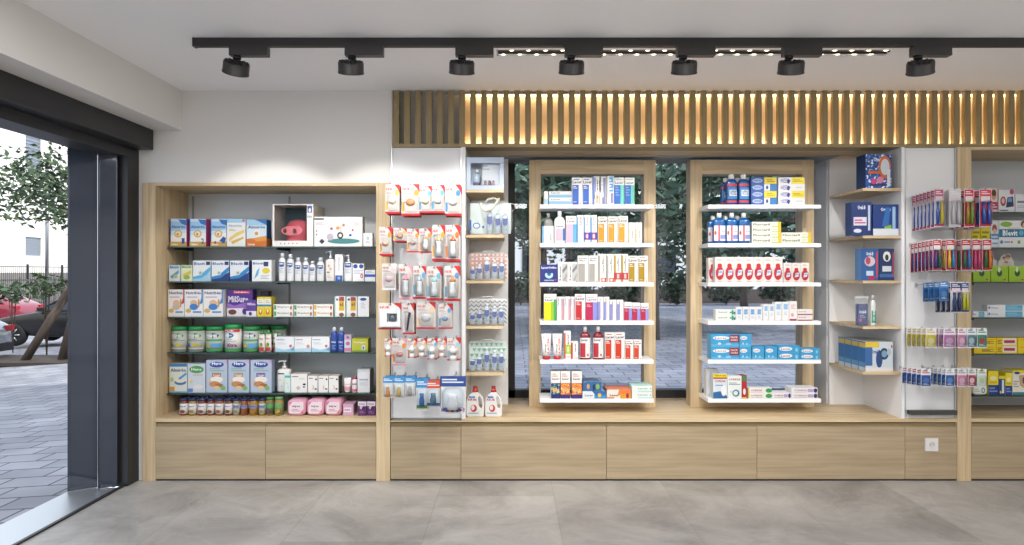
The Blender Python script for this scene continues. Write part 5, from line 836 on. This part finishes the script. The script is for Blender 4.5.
# detergent bottles
def detergent(x0, x1, label):
    place, z, Y = SH['N6']; X0, X1 = px(x0, Y), px(x1, Y); w = X1-X0; h = pz(386.5, Y)-z
    t = empty('detergent_bottle', ((X0+X1)/2, Y, z), label, 'bottle', 'white detergent bottles on the counter')
    out = [(-.42, 0), (.42, 0), (.5, .06), (.5, .45), (.44, .62), (.24, .76), (.14, .8), (-.14, .8), (-.3, .74), (-.44, .6), (-.5, .45), (-.5, .06)]
    hole = [(.26, .3), (.33, .28), (.39, .33), (.40, .45), (.35, .55), (.27, .62), (.2, .66), (.17, .66), (.17, .6), (.2, .52), (.23, .45), (.24, .35)]
    # reorder the hole so that each point faces its outline point
    hole = [(.22, .32), (.33, .27), (.39, .31), (.40, .45), (.36, .56), (.25, .66), (.18, .67), (.165, .62), (.17, .58), (.18, .53), (.19, .47), (.20, .38)]
    mb = MB().holed([(a*w, b*h) for a, b in out], [(a*w, b*h) for a, b in hole], 0, .05, 'p:f2f1ef')
    m = mb.build('bottle_body', t, bevel=.004)
    MB().decal([T(.1, .52, .62, .6, 'NUK', 'c82430'), ('e', .36, .33, .28, .14, 'e8ecf0'), ('e', .42, .28, .18, .12, 'c83a30'), ('e', .38, .3, .1, .08, 'f0e8e0'), ('r', .15, .62, .5, .68, '3c8cc8'), ('l', .1, .08, .7, .16, 1, '8cb8d8')], w, h, lambda x, z: -.0006).build('bottle_label', m)
    c = MB().lathe([(w*.15, h*.8+.001), (w*.17, h*.81), (w*.17, h*.86), (w*.13, h*.87), (w*.125, h*.98), (w*.1, h)], 'p:b81c28', 0, .025, N=18).build('cap', t)
detergent(466.3, 484, 'white detergent bottle with red cap next to the hook panel')
detergent(485, 502, 'white detergent bottle with red cap next to the oak stand')
# mouthwash bag and bottle on the corner unit's fourth shelf
place, z, Y = SH['C4']; w = .095; h = pz(295.5, Y)-z; x = px(863.5, Y)
t = empty('travel_kit', (x, Y, z), 'navy travel kit in a clear pouch on corner unit fourth shelf', 'pouch')
MB().box(-.036, .036, .012, .04, .002, h*.72, '1f2f74').decal([T(.15, .55, .85, .7, 'Oral-B', 'e4e8f4'), ('e', .3, .25, .12, .08, 'c8485c'), ('l', .2, .35, .8, .5, 2, '8c98cc')], .072, h*.72, lambda x, z: .012, z0=.002).build('care_card', t)
R_ = [[(w/2*s*math.cos(p*math.pi/8), .028+ry*math.sin(p*math.pi/8), zz) for p in range(16)] for zz, s, ry in ((0, .9, .024), (.02, .95, .026), (h*.7, 1, .02), (h*.92, 1, .003))]
MB().loft(R_, 'vinyl').build('clear_pouch', t)
MB().box(-w/2, w/2, .025, .031, h*.925, h*.96, 'p:dfe6ee').build('zip', t)
k('tph', bottle_kit('mouthwash_bottle', 'p:e4ece8', 'p:c8d4d8', [('r', .1, .1, .9, .5, '2f9a84'), ('T', .3, .15, .7, .5, 'GUM', 'f0f4f2')], e=2.4, ratio=.8, capw=.5), 'bottle', 'slim white bottle with teal label', .04)
put('C4', [('tph', 871.4, 876.6, 295)])

# ---- hooks and hanging cards ------------------------------------------------
def hook(x, z, L, rise, label, group):
    t = empty('display_hook', (x, Y0+.019, z), label, 'hook', group)
    MB().box(-.006, .006, -.004, 0, -.014, .014, 'c8c8ca').build('back_plate', t)
    MB().tube([(0, -.004, 0), (0, -L, rise), (0, -L-.012, rise+.012)], .0022, 'wire', 6).build('rod', t)
def card(name, w, h, base, ds, parts):
    """hang card with a slot in its top; parts: (part name, MB)"""
    kit = Kit(); m = MB(); sl = .02; t = .0014; q = .011
    m.box(-w/2, w/2, 0, t, 0, h-q-.006, base).box(-w/2, -sl/2, 0, t, h-q-.006, h, base).box(sl/2, w/2, 0, t, h-q-.006, h, base).box(-sl/2, sl/2, 0, t, h-.005, h, base).decal(ds, w, h)
    kit.p(name, m)
    for n_, p_ in parts: kit.p(n_, p_)
    return kit
def blister(w, h, x0, x1, z0, z1, d, k='clear'):
    a, b, c, q = -w/2+x0*w, -w/2+x1*w, z0*h, z1*h
    def rr(i, y): 
        pts = []; r = min(b-a, q-c)*.25
        for (cx, cz, a0) in ((b-i-r, q-i-r, 0), (a+i+r, q-i-r, 90), (a+i+r, c+i+r, 180), (b-i-r, c+i+r, 270)):
            for s in range(4): an = math.radians(a0+s*30); pts.append((cx+r*math.cos(an), y, cz+r*math.sin(an)))
        return pts
    return MB().loft([rr(0, -.0006), rr(.001, -d*.8), rr(.004, -d)][::1], k, False, True)
def nuk(w, h, col='e8862c', band='c81e28', top='f2f0ee', kind='soother', pc='e8a8a0'):
    ds = [('r', 0, 0, 1, .07, band), T(.06, .79, .5, .88, 'NUK', 'c81e28'), ('p', [(.62, 1), (1, 1), (1, .72), (.86, .86)], band), ('e', .82, .72, .14, .10, col), ('r', .03, .12, .16, .42, col), ('r', .2, .1, .96, .64, 'cfc8c2'), ('l', .06, .68, .6, .76, 2, 'a8a4a8'), ('l', .2, .08, .9, .14, 1, '9a9aa4')]
    P = []
    if kind == 'soother':
        P = [('soother', MB().lathe([(w*.2, -.002), (w*.24, -.006), (w*.2, -.012), (w*.08, -.016)], 'p:'+pc, N=14))]
        P = []
        m = MB(); cz = h*.42; R_ = []
        for y, s in ((-.002, .9), (-.007, 1), (-.013, .6), (-.018, .3)): R_.append([(w*.26*s*math.cos(p*math.pi/7), y, cz+w*.2*s*math.sin(p*math.pi/7)) for p in range(14)])
        m.loft(R_, 'p:'+pc); P = [('soother', m), ('clear_blister', blister(w, h, .14, .9, .16, .66, .024))]
    elif kind == 'bottle':
        m = MB(); cz = h*.14; R_ = []
        m.lathe([(w*.2, cz), (w*.21, h*.3), (w*.17, h*.42), (w*.2, h*.5), (w*.2, h*.55)], 'p:eef3f5', .05*w, -w*.23, N=12); P = [('bottle', m)]
        c = MB().lathe([(w*.21, h*.552), (w*.21, h*.6), (w*.1, h*.64), (w*.06, h*.69), (w*.01, h*.7)], 'p:'+pc, .05*w, -w*.23, N=12); P += [('teat', c), ('clear_blister', blister(w, h, .16, .94, .11, .74, w*.47))]
    elif kind == 'box':
        m = MB().holed([(-w*.4, h*.12), (w*.48, h*.12), (w*.48, h*.75), (-w*.4, h*.75)], [(-w*.1, h*.3), (w*.34, h*.3), (w*.34, h*.62), (-w*.1, h*.62)], -.03, -.001, 'e8ecf0'); P = [('carton', m)]
        P.append(('product', MB().lathe([(w*.13, h*.32), (w*.16, h*.45), (w*.1, h*.58)], 'p:58646e', w*.12, -.014, N=12, ratio=.6)))
    elif kind == 'spoon':
        P = [('brush', MB().tube([(-w*.1, -.008, h*.14), (0, -.008, h*.45), (w*.12, -.009, h*.7)], [w*.07, w*.09, w*.12], 'p:'+pc, 8)), ('clear_blister', blister(w, h, .2, .85, .1, .76, .02))]
    elif kind == 'teat':
        m = MB()
        for cz, r in ((h*.5, w*.32), (h*.18, w*.28)): m.lathe([(r, cz-h*.14), (r, cz+h*.04), (r*.45, cz+h*.09), (r*.3, cz+h*.16)], 'p:e8e6e4', 0, -r-.001, N=14)
        P = [('teat_pots', m)]
    return ds, P
def hang(row, x, ytop, ybot, w_px, spec, desc, n, L, rise, zoff, hooklabel, cardlabels, gap=.05, cat='hanging pack', name='pacifier_card', hx=0):
    """a hook at panel x with n cards; x, w in photo pixels at the front card's plane"""
    Yf = Y0-L+.012; X_ = px(x, Yf); w = w_px*Yf/F; zt2 = pz(ytop, Yf); zb = pz(ybot, Yf); h = zt2-zb
    zr = zt2-.0085; rz = zr-rise*(L-.012+.019-.019)/L       # rod passes below the slot's top edge
    hook(X_, zr-rise*(Y0+.019-Yf)/L, L, rise, hooklabel, 'wire hooks on the white panels')
    ds, P = spec(w, h); kit = card(name, w, h, P[0] if isinstance(P, tuple) else 'dedad6', ds, P[1] if isinstance(P, tuple) else P)
    if cat == 'hanging pack' and n == 2 and name == 'pacifier_card': n = 3; gap = .053
    for i in range(n):
        y = Yf+i*gap; dz = -rise*(y-Yf)/L
        kit.place((X_, y, zb+dz), label=cardlabels(i), cat=cat, group=desc+' hanging on one hook, '+row)
NK = lambda **kw: (lambda w, h: nuk(w, h, **kw))
RW = ['top row', 'second row', 'third row', 'fourth row', 'fifth row', 'bottom row']
LH = [
 [(392.5, 184.5, 213.5, 14, NK(col='f0c040', pc='f0e0d0'), 'soother card with yellow spot', 2), (410.5, 184, 215.5, 18, NK(col='f0a020', pc='e8a070'), 'soother card with orange spot', 3), (425.5, 186, 213, 13, NK(col='5ab0dc', pc='f0e0c8'), 'narrow teat card with blue spot', 2), (438, 185, 213, 13, NK(col='5ab0dc', pc='dce8f0'), 'narrow soother card with blue spot', 2), (453, 184.5, 215.5, 16, NK(col='3c90cc', pc='f0f2f4'), 'wide soother card with large blue spot', 2)],
 [(385.5, 227, 255.5, 12, NK(col='f0a020', kind='soother', pc='f0c0a0'), 'peach soother card', 2), (400, 228, 241.5, 13, NK(col='f0c040', pc='d8a890'), 'low tan soother card', 2), (413, 229, 252.5, 12, NK(col='f0a020', pc='c8b8b0'), 'grey soother card with orange spot', 1), (425.5, 228.5, 253, 12.5, NK(kind='bottle', col='f0a020', pc='d8b890'), 'small bottle card with orange spot', 1), (438.5, 225, 261, 12.5, NK(kind='bottle', col='f0b030', pc='e8d8a0'), 'tall bottle card with yellow teat', 2), (452.5, 225, 261.5, 14, NK(kind='bottle', col='f08020', pc='c87850'), 'tall bottle card with brown teat', 2)],
 [(389, 263.5, 290, 14, NK(kind='soother', band='e8e6e8', col='e8c8d0', pc='e8c0d0'), 'white soother card with pale pink soother', 2), (405.5, 264, 300, 13, NK(kind='bottle', col='f0d0d8', band='e4a0ac', pc='f4a8b8'), 'pink-banded bottle card', 1), (419.5, 266, 299, 13, NK(kind='bottle', col='5ab0dc', pc='b8ccd8'), 'narrow bottle card with blue spot', 1), (434, 266.5, 300.5, 14.5, NK(kind='bottle', col='78b8dc', pc='a8d8d8'), 'bottle card with green teat', 2), (452, 266, 301, 15, NK(kind='bottle', col='5a98c8', pc='d88850'), 'bottle card with grey bottle', 2)],
 [(390, 303, 329.5, 23, NK(kind='box', col='c8dce8'), 'wide boxed sterilizer card', 1), (408.5, 303, 334.5, 11, NK(kind='spoon', col='e8d8d8', pc='3c3460'), 'card with a dark violet brush', 2), (426, 302, 329, 19, NK(kind='soother', col='f0c8a0', pc='e8eaec'), 'card with a large white soother', 1), (445, 303.5, 329, 13, NK(kind='soother', col='5a98d0', pc='a8c0e0'), 'card with a pale blue soother', 2)],
 [(388.5, 338.5, 356.5, 8, NK(kind='teat'), 'tiny teat pot card nearest the oak post', 1), (399.5, 338, 365.5, 14.5, NK(kind='soother', band='d8a0a8', pc='e8a8a8'), 'card with two pink soothers', 1), (412.2, 338.5, 358, 9, NK(kind='teat'), 'teat pot card', 2), (422, 338.5, 357, 9, NK(kind='teat', col='f0b060'), 'short teat pot card with orange spot', 2), (432.3, 338.5, 359.5, 10, NK(kind='teat', col='5ab0dc'), 'teat pot card with blue spot', 2), (442, 338.5, 357.5, 8.6, NK(kind='teat', col='f09070'), 'teat pot card with coral spot', 2), (453.5, 338, 360.5, 13, NK(kind='teat', col='8cc8e0'), 'wide teat pot card', 2)],
]
def bluecard(c1, c2, band='3c90cc'):
    def f(w, h):
        ds = [('r', 0, .72, 1, 1, band), ('l', .08, .8, .9, .94, 2, 'e8f0f8'), ('r', .05, .05, .95, .7, 'dfe9ef'), ('r', .05, .05, .95, .16, c2)]
        m = MB().lathe([(w*.2, h*.14), (w*.23, h*.3), (w*.15, h*.45), (w*.18, h*.55)], 'p:'+c1, 0, -w*.2, N=12, ratio=.8)
        return ds, [('teat', m), ('clear_blister', blister(w, h, .1, .9, .08, .7, w*.42))]
    return f
LH.append([(388, 377, 398, 10, bluecard('e0a060', 'e8b078'), 'blue-headed card with amber teat', 2), (399, 377, 398, 10.5, bluecard('d8c080', 'd8d0b0'), 'small blue-headed card with sand teat', 2), (410, 377, 397, 10, bluecard('c8b8b0', 'b8c8d8'), 'small blue-headed card with grey teat', 2), (422, 379, 410, 12, bluecard('3c6cb0', '5c9c50'), 'tall card with a blue cup', 2), (433.5, 381, 407, 14.5, bluecard('5c7c94', '3c6ca8', 'd85a3c'), 'coral-headed card with a dark cup', 2), (453, 376, 413.5, 26, bluecard('e8ecf2', 'art:2c4c94,4a6cb0,e09040,d8dce8', '2c4c94'), 'large dark blue thermometer pack', 1)])
for r, rowv in enumerate(LH):
    for i, (x, yt, yb, wp, sp, desc, n) in enumerate(rowv):
        L = .25 if r < 5 else .27
        hang('baby accessory panel '+RW[r], x, yt, yb, wp, sp, desc, n, L, .012, 0, 'wire hook holding the %s, baby panel' % desc.split(',')[0], (lambda i, d=desc, r=r, n=n: '%s%s, %s of baby accessory panel' % (d, [', front one' if n > 1 else '', ', second back', ', third back'][i], RW[r])), gap=.055)
# toothbrush panel: several cards show on each hook
def brush(c1, back='f0eef0', band='d83050', n=1):
    def f(w, h):
        full = band[0] in 'bcdef' and back != 'f0eef0' and back != 'eeeef0'
        ds = [('r', .04, .02, .96, .97, band if full else 'dcd8e0'), ('r', .04, .80 if full else .72, .96, .97, band), ('r', .12, .66, .88, .80, 'ece6e6' if full else 'e4d4dc'), ('l', .15, .84, .85, .94, 2, 'f4e8ec'), ('r', .04, .02, .96, .08, band)]
        m = MB(); cs = c1.split('/'); cs = cs*2 if len(cs) == 1 else cs
        for j, c in enumerate(cs):
            x = (j-(len(cs)-1)/2)*w*.42; m.tube([(x, -.009, h*.08), (x*1.05, -.011, h*.36), (x, -.009, h*.52), (x, -.009, h*.66)], [w*.15, w*.18, w*.10, w*.13], 'p:'+c, 7)
        return ds, ('e6e2e6', [('toothbrush', m), ('clear_blister', blister(w, h, .03, .97, .04, .69, .02))])
    return f
def flat(c, hd='e8e8ea', txt='3c6cb0', c2=None):
    def f(w, h):
        ds = [('r', .04, .06, .96, .66, c), ('l', .12, .74, .88, .94, 2, txt), ('e', .5, .36, .3, .16, c2 or 'e8eef2'), ('l', .2, .1, .8, .2, 2, 'f0f0f0')]
        return ds, (hd, [('clear_bag', blister(w, h, .08, .92, .06, .64, .009, 'clear_frost'))])
    return f
RHK = [
 (188.5, 227, [(939, 9.5, brush('2c54a8/d8c030', 'f0eef0', 'c0507c'), 'blue and yellow toothbrush card', 7, .042), (955, 12, brush('c8c4c8', 'eeeef0', 'dcdce0'), 'clear white toothbrush card', 5, .05), (969, 9.5, brush('a8902c/7ca844', 'f0e8e8', 'd8304c'), 'red card with two yellow-green toothbrushes', 4, .055), (985.5, 12, brush('2c54a8', 'f0e0e4', 'e04058'), 'red card with a blue toothbrush', 4, .055)]),
 (239, 270.5, [(937, 8.5, brush('2c3c8c/2c6c4c', 'eceaec', 'b02c3c'), 'dark red card with navy and green toothbrushes', 7, .042), (950.5, 9, brush('d8b02c/3c84c8', 'eee8e8', 'c02838'), 'red card with yellow and blue toothbrushes', 5, .05), (966, 10, brush('2c6c50/3c7cc0', 'eee8e8', 'b82434'), 'red card with green and blue toothbrushes', 5, .05), (976.5, 9, brush('c84c7c', 'eee8e8', 'c02838'), 'red card with pink toothbrush', 3, .06), (987, 9.5, brush('2c7048/e08030', 'eee8e8', 'c81e38'), 'red card with green and orange toothbrushes', 4, .055)]),
 (281.5, 301, [(944, 9, flat('2f6cb4', '4a84c4', 'dce8f4', '5c94d0'), 'blue floss pick bag', 4, .06)]),
 (282, 312.5, [(956, 11, brush('2c3c6c', '34486c', '24406c'), 'dark blue interdental brush card', 4, .055), (965, 8, brush('d0cc2c', '5a84b8', '2c5494'), 'blue card with a lime brush', 2, .06)]),
 (328, 348, [(931, 10.5, flat('e4cc3c', 'eceaea', 'c8b040', 'f4ecb0'), 'yellow interdental brush bag', 5, .055), (949.5, 12, flat('c078b0', 'e8e4ea', '9a5c98', 'dcb4d4'), 'mauve interdental brush bag', 5, .055), (962, 8.5, flat('d884b4', 'eceaec', 'b05c88', 'f0c8dc'), 'pink interdental brush bag', 3, .06), (971.5, 9, flat('6c94a4', 'e8eaec', '4c7080', 'c4d8e0'), 'slate interdental brush bag', 3, .06), (982, 10, flat('3c9c84', 'e8eceb', '2c7c68', 'c04c50'), 'green interdental brush bag', 3, .06)]),
 (369, 387, [(926, 10, flat('2c58b0', 'e4e8ee', 'c02c3c', '5c84cc'), 'navy floss bag', 5, .055), (950, 9, flat('2c64b4', 'e8eaec', 'a8b0bc', '6c98d4'), 'pale-headed blue floss card', 6, .045), (962, 9, flat('e088b4', 'e4e4e6', '888890', 'f0c0d4'), 'pink floss card', 4, .055), (972, 8, flat('b8405c', 'e4e4e6', '888890', 'f0d0d8'), 'crimson floss card', 3, .06), (982, 9, flat('dfe6dc', 'e8eae6', '5c8c3c', 'c8e0b0'), 'white and green floss card', 4, .055)]),
]
TB = ['top row', 'second row', 'third row, short packs', 'third row, long packs', 'fourth row', 'bottom row']
for r, (yt, yb, hs) in enumerate(RHK):
    for i, (x, wp, sp, desc, n, gap) in enumerate(hs):
        hang('toothbrush panel '+TB[r], x, yt, yb, wp, sp, desc, n, .30, .02, 0, 'wire hook of %s, toothbrush panel' % desc, (lambda i, d=desc, r=r, n=n: '%s, %s on its hook, %s' % (d, 'front one' if i == 0 else ORD[i]+' back', TB[r])), gap=gap, name='toothbrush_card' if r in (0, 1, 3) else 'floss_pack')
# ================================================================ outside
R = random.Random(5)
def gz(x): return 0 if x > -3 else max(-.69, -.06*(-x-3))
pv = MB(); vs = []; xs = [-60, -30, -14.5, -3, -2.95]
for a, b in zip(xs, xs[1:]):
    pv.add([(a, -10, gz(a)-.06), (b, -10, gz(b)-.06), (b, 5.7, gz(b)-.06 if b < -2.96 else -.06), (a, 5.7, gz(a)-.06)], [(0, 1, 2, 3)], 'pavers')
for a, b in zip([-60, -30, -14.5, -3], [-30, -14.5, -3, 70]):
    pv.add([(a, 5.7, gz(a)-.06), (b, 5.7, gz(b)-.06), (b, 60, gz(b)-.06), (a, 60, gz(a)-.06)], [(0, 1, 2, 3)], 'pavers')
struct('street_pavement', pv)
def leaves(mb, c, r, n, s, ks, rnd, flat=1.0):
    for _ in range(n):
        a = rnd.random()*2*math.pi; u = rnd.random()*2-1; q = (1-u*u)**.5; rr = rnd.random()**.45
        p = Vector((c[0]+r[0]*rr*q*math.cos(a), c[1]+r[1]*rr*q*math.sin(a), c[2]+r[2]*rr*u))
        d = Vector((rnd.gauss(0, 1), rnd.gauss(0, 1), rnd.gauss(0, .6))).normalized(); e = d.cross(Vector((rnd.gauss(0, 1), rnd.gauss(0, 1), rnd.gauss(0, 1)))).normalized()
        z = s*(.6+.8*rnd.random()); mb.add([p-d*z, p+e*z*.45, p+d*z, p-e*z*.45], [(0, 1, 2, 3)], rnd.choice(ks))
def tree(x, y, label, h=4, r=1.8, n=2500, s=.1, lean=(0, 0), ks=('leaf_a', 'leaf_b', 'leaf_c'), blobs=9, seed=1, group=None, stakes=False, zb=None, tr=.12, spread=1.0, low=.55, vr=.42):
    rnd = random.Random(seed); z0 = (gz(x)-.06); t = empty('street_tree', (x, y, z0), label, 'tree', group)
    top = Vector((lean[0], lean[1], h*.62)); mb = MB().tube([(0, 0, 0), (lean[0]*.4, lean[1]*.4, h*.25), (lean[0]*.8, lean[1]*.8, h*.5), top], [tr, tr*.8, tr*.65, tr*.5], 'bark', 8)
    cr = MB()
    for b in range(blobs):
        a = b*2.4; e = Vector((lean[0]+spread*r*.65*math.cos(a), lean[1]+r*.65*math.sin(a), h*(low+vr*rnd.random())))
        mb.tube([top*.8, (top*.5+e*.5), e], [tr*.35, tr*.2, tr*.08], 'bark', 5)
        leaves(cr, e, (r*.5, r*.5, r*.34), n//blobs, s, ks, rnd)
    mb.build('trunk', t); cr.build('crown', t)
    if stakes:
        MB().tube([(-.75, -.1, 0), (.25, 0, 1.7)], .085, 'bark').build('stake', t); MB().tube([(.9, 0, 0), (.1, .1, 1.7)], .085, 'bark').build('stake', t)
    return t
tree(-9.75, 14.8, 'leafy street tree with leaning stakes beside the parked black car', h=4.9, r=2.0, n=4300, s=.07, lean=(.75, 0), stakes=True, blobs=16, seed=3, tr=.1, low=.62, vr=.2, ks=('leaf_a', 'leaf_b', 'leaf_a', 'leaf_c'))
MB().box(-11.6, -9.0, 14.2, 15.6, gz(-10)-.075, gz(-10)+.0, 'soil').build('tree_pit', label='patch of bare soil around the staked street tree', cat='soil patch', kind='stuff')
# apartment building across the street
fb = empty('apartment_building', (-27, 38.5, -.75), 'sunlit white apartment building across the street', 'building')
mb = MB(); zs_ = [(3.9, 6.3), (.8, 2.6)]; ws_ = [(-1.6, -.8)]
# wall in pieces round the two window holes (windows face +x)
def fwall(y0, y1, z0, z1): mb.box(-6, 0, y0, y1, z0, z1, 'facade')
wy = []
for cy in (-5.2, .05, 5, 10):
    wy.append((cy-.65, cy+.65))
last = -44
for a, b in wy:
    fwall(last, a, 0, 13)
    last = b
    zz = 0
    for z0, z1 in ((3.15, 4.2), (7.95, 9.95)): mb.box(-6, 0, a, b, zz, z0, 'facade'); zz = z1
    mb.box(-6, 0, a, b, zz, 13, 'facade')
fwall(last, 16, 0, 13)
mb.build('wall', fb)
for a, b in wy:
    for z0, z1 in ((3.15, 4.2), (7.95, 9.95)):
        w = MB().box(-.14, -.1, a, b, z0, z1, 'm:8c9098').build('window', fb)
        m = MB()
        for q in range(10): zq = z0+(z1-z0)*(q+.5)/10; m.box(-.1, -.06, a+.02, b-.02, zq-.03, zq+.045, '9ba3ad')
        m.build('shutter', w)
# low stone wall and black fence before the building
MB().box(-24.9, -24.6, -2, 44, -.75, 1.45, 'stone_wall').build('garden_wall', label='grey stone garden wall across the street behind the fence', cat='wall')
fe = empty('metal_fence', (-24, 34, -.75), 'tall black wire fence across the street', 'fence')
m = MB()
for q in range(120): m.box(-.006, .006, -8+q*.13, -8+q*.13+.012, .1, 2.5, 'black_metal')
for z in (.12, 1.3, 2.48): m.box(-.02, .02, -8, 8, z, z+.035, 'black_metal')
m.build('mesh_panel', fe)
for q in range(7): MB().box(-.04, .04, -8+q*2.6, -8+q*2.6+.08, 0, 2.62, 'black_metal').build('post', fe)
MB().tube([(0, 0, 0), (0, 0, 7)], .07, 'm:8d8f92', 8).build('lamp_post', loc=(px(47, 30), 30, -.75), label='slim grey metal lamp post across the street', cat='lamp post')
# parked cars
def car(x, y, paint, label, rot=0, red=True):
    t = empty('parked_car', (x, y, gz(x)-.06), label, 'car', rot=(0, 0, rot))
    st = [(-2.1, .45, .62, .62, .62, .62), (-2.0, .3, .8, .78, .80, .66), (-1.2, .25, .86, .92, .93, .70), (-.75, .22, .87, .98, .99, .70), (-.1, .22, .87, 1.0, 1.40, .58), (.6, .22, .87, 1.01, 1.47, .57), (1.3, .24, .87, 1.02, 1.42, .56), (1.85, .28, .86, 1.04, 1.12, .62), (2.1, .35, .78, .95, .98, .66), (2.15, .5, .7, .7, .7, .62)]
    rings = []
    for sx, zl, hw, zb, zr, hr in st:
        rings.append([(sx, -hw*.9, zl), (sx, -hw, zl+.2), (sx, -hw, zb-.12), (sx, -hw*.95, zb), (sx, -hr, zr-.03), (sx, -hr*.6, zr), (sx, hr*.6, zr), (sx, hr, zr-.03), (sx, hw*.95, zb), (sx, hw, zb-.12), (sx, hw, zl+.2), (sx, hw*.9, zl)])
    b = MB().loft(rings, paint).build('body', t); sd = b.modifiers.new('subdivision', 'SUBSURF'); sd.levels = 1; sd.render_levels = 2
    for s in (-1, 1):
        P = [(-.62, 1.03), (.02, 1.36), (.55, 1.41), (.55, 1.03)]; Q = [(.62, 1.03), (.62, 1.41), (1.22, 1.36), (1.7, 1.07)]
        for poly in (P, Q):
            off = lambda z: s*(.85-(z-1.0)*.62)
            v = [(x_, off(z_)+s*.012, z_) for x_, z_ in poly]; v2 = [(x_, off(z_)-s*.01, z_) for x_, z_ in poly]
            MB().loft([v, v2], 'car_glass', smooth=False).build('side_window', t)
        MB().box(-.62, -.45, s*.9-.05, s*.9+.05, 1.0, 1.12, paint).build('mirror', t, bevel=.02)
        for wx in (-1.35, 1.3):
            w = MB().lathe([(.22, -.11), (.32, -.1), (.335, 0), (.32, .1), (.22, .11)], 'rubber', N=20).build('wheel', t, (wx, s*.78, .335), (math.pi/2, 0, 0))
            rm = MB().lathe([(.05, -.125*s-.005), (.05, -.125*s+.005)], 'steel', N=12)
            for q in range(7):
                a = q*2*math.pi/7; rm.tube([(0, 0, -.122*s), (.21*math.cos(a), .21*math.sin(a), -.12*s)], .02, 'm:c4c7cb', 4)
            rm.build('rim', w)
    MB().prism([(-.95, .99), (-.2, 1.36), (-.12, 1.36), (-.86, .96)], -.55, .55, 'car_glass').build('windscreen', t)
    if red:
        for s in (-1, 1): MB().box(2.0, 2.13, s*.66-.12, s*.66+.12, .82, .95, 'p:b01822').build('tail_light', t, bevel=.02)
    MB().box(2.08, 2.17, -.7, .7, .38, .56, '1b1b1d').build('bumper', t, bevel=.02)
    return t
car(-12.85, 20.3, 'car_black', 'black parked car behind the staked street tree')
car(-13.7, 15.1, 'car_silver', 'silver parked car cut off by the picture edge')
car(-20.6, 26.2, 'car_red', 'red parked car behind the black car')
def bush(x, y, r, label, seed, n=500, ks=('leaf_a', 'leaf_b'), z=0, s=.09, group='green bushes outside'):
    t = empty('green_bush', (x, y, gz(x)-.06), label, 'bush', group); m = MB(); rnd = random.Random(seed)
    for k in range(5):
        a = k*1.26; e = (r[0]*.45*math.cos(a), r[1]*.45*math.sin(a), z+r[2]); m.tube([(0, 0, 0), (e[0]*.3, e[1]*.3, z+r[2]*.4), e], [.014, .01, .005], 'bark', 5)
    m.build('stem', t); c = MB(); leaves(c, (0, 0, z+r[2]), r, n, s, ks, rnd); c.build('crown', t)
bush(-10.9, 16.0, (.5, .4, .32), 'thin leafy shrub before the windscreen of the black car', 11, 170, ('leaf_a', 'leaf_c'), z=1.35, s=.08)
bush(-13.3, 18.2, (.6, .5, .3), 'dark green bush above the silver car', 12, 200, z=1.3)
# park behind the rear window
MB().box(-6, 20, 33.5, 34.3, -.1, .62, 'brown_stone').build('planter_wall', label='low brown stone planter wall seen through the shop window', cat='planter')
for k, (tx, ty, hh) in enumerate(((-1.6, 17, 5.4), (.9, 20, 6.4), (3.2, 15.5, 5.2), (5.2, 19.5, 6.2), (7.6, 17.5, 5.6), (2.1, 25, 7.5), (8.5, 25, 7.5), (-3.5, 25, 7))):
    tree(tx, ty, ['dark park tree seen by the narrow end pane', 'dark park tree seen behind the medicine carton stand', 'dark park tree seen in the gap between the oak stands', 'dark park tree behind the mouthwash stand', 'dark park tree behind the corner unit', 'tall park tree farther off behind the stands\' gap', 'tall park tree farther off behind the mouthwash stand', 'tall park tree farther off behind the baby wash bags'][k], h=hh, r=2.9, n=3300, s=.13, ks=('leaf_b', 'leaf_d', 'leaf_a'), blobs=12, seed=20+k, group='park trees behind the window', tr=.16, low=.36)
for k in range(7): bush(-2+2.4*k, 31.5+.4*(k % 2), (1.18, .8, .75), ['dark hedge bush behind the window, %s from the niche' % ORD[k]][0], 40+k, 700, ('leaf_b',), z=.1, s=.15, group='hedge bushes behind the window')
vb = empty('park_building', (4.5, 40, 0), 'pale building far behind the park trees', 'building')
MB().box(-8, 16, 0, 5, -.1, 9, 'facade').build('wall', vb)
for q in range(8):
    w = MB().box(-6.5+q*2.6, -5.3+q*2.6, -.05, 0, 1.2, 3, 'car_glass').build('window', vb); MB().box(-6.55+q*2.6, -5.25+q*2.6, -.1, -.051, 1.1, 1.2, 'facade').build('window_sill', w)
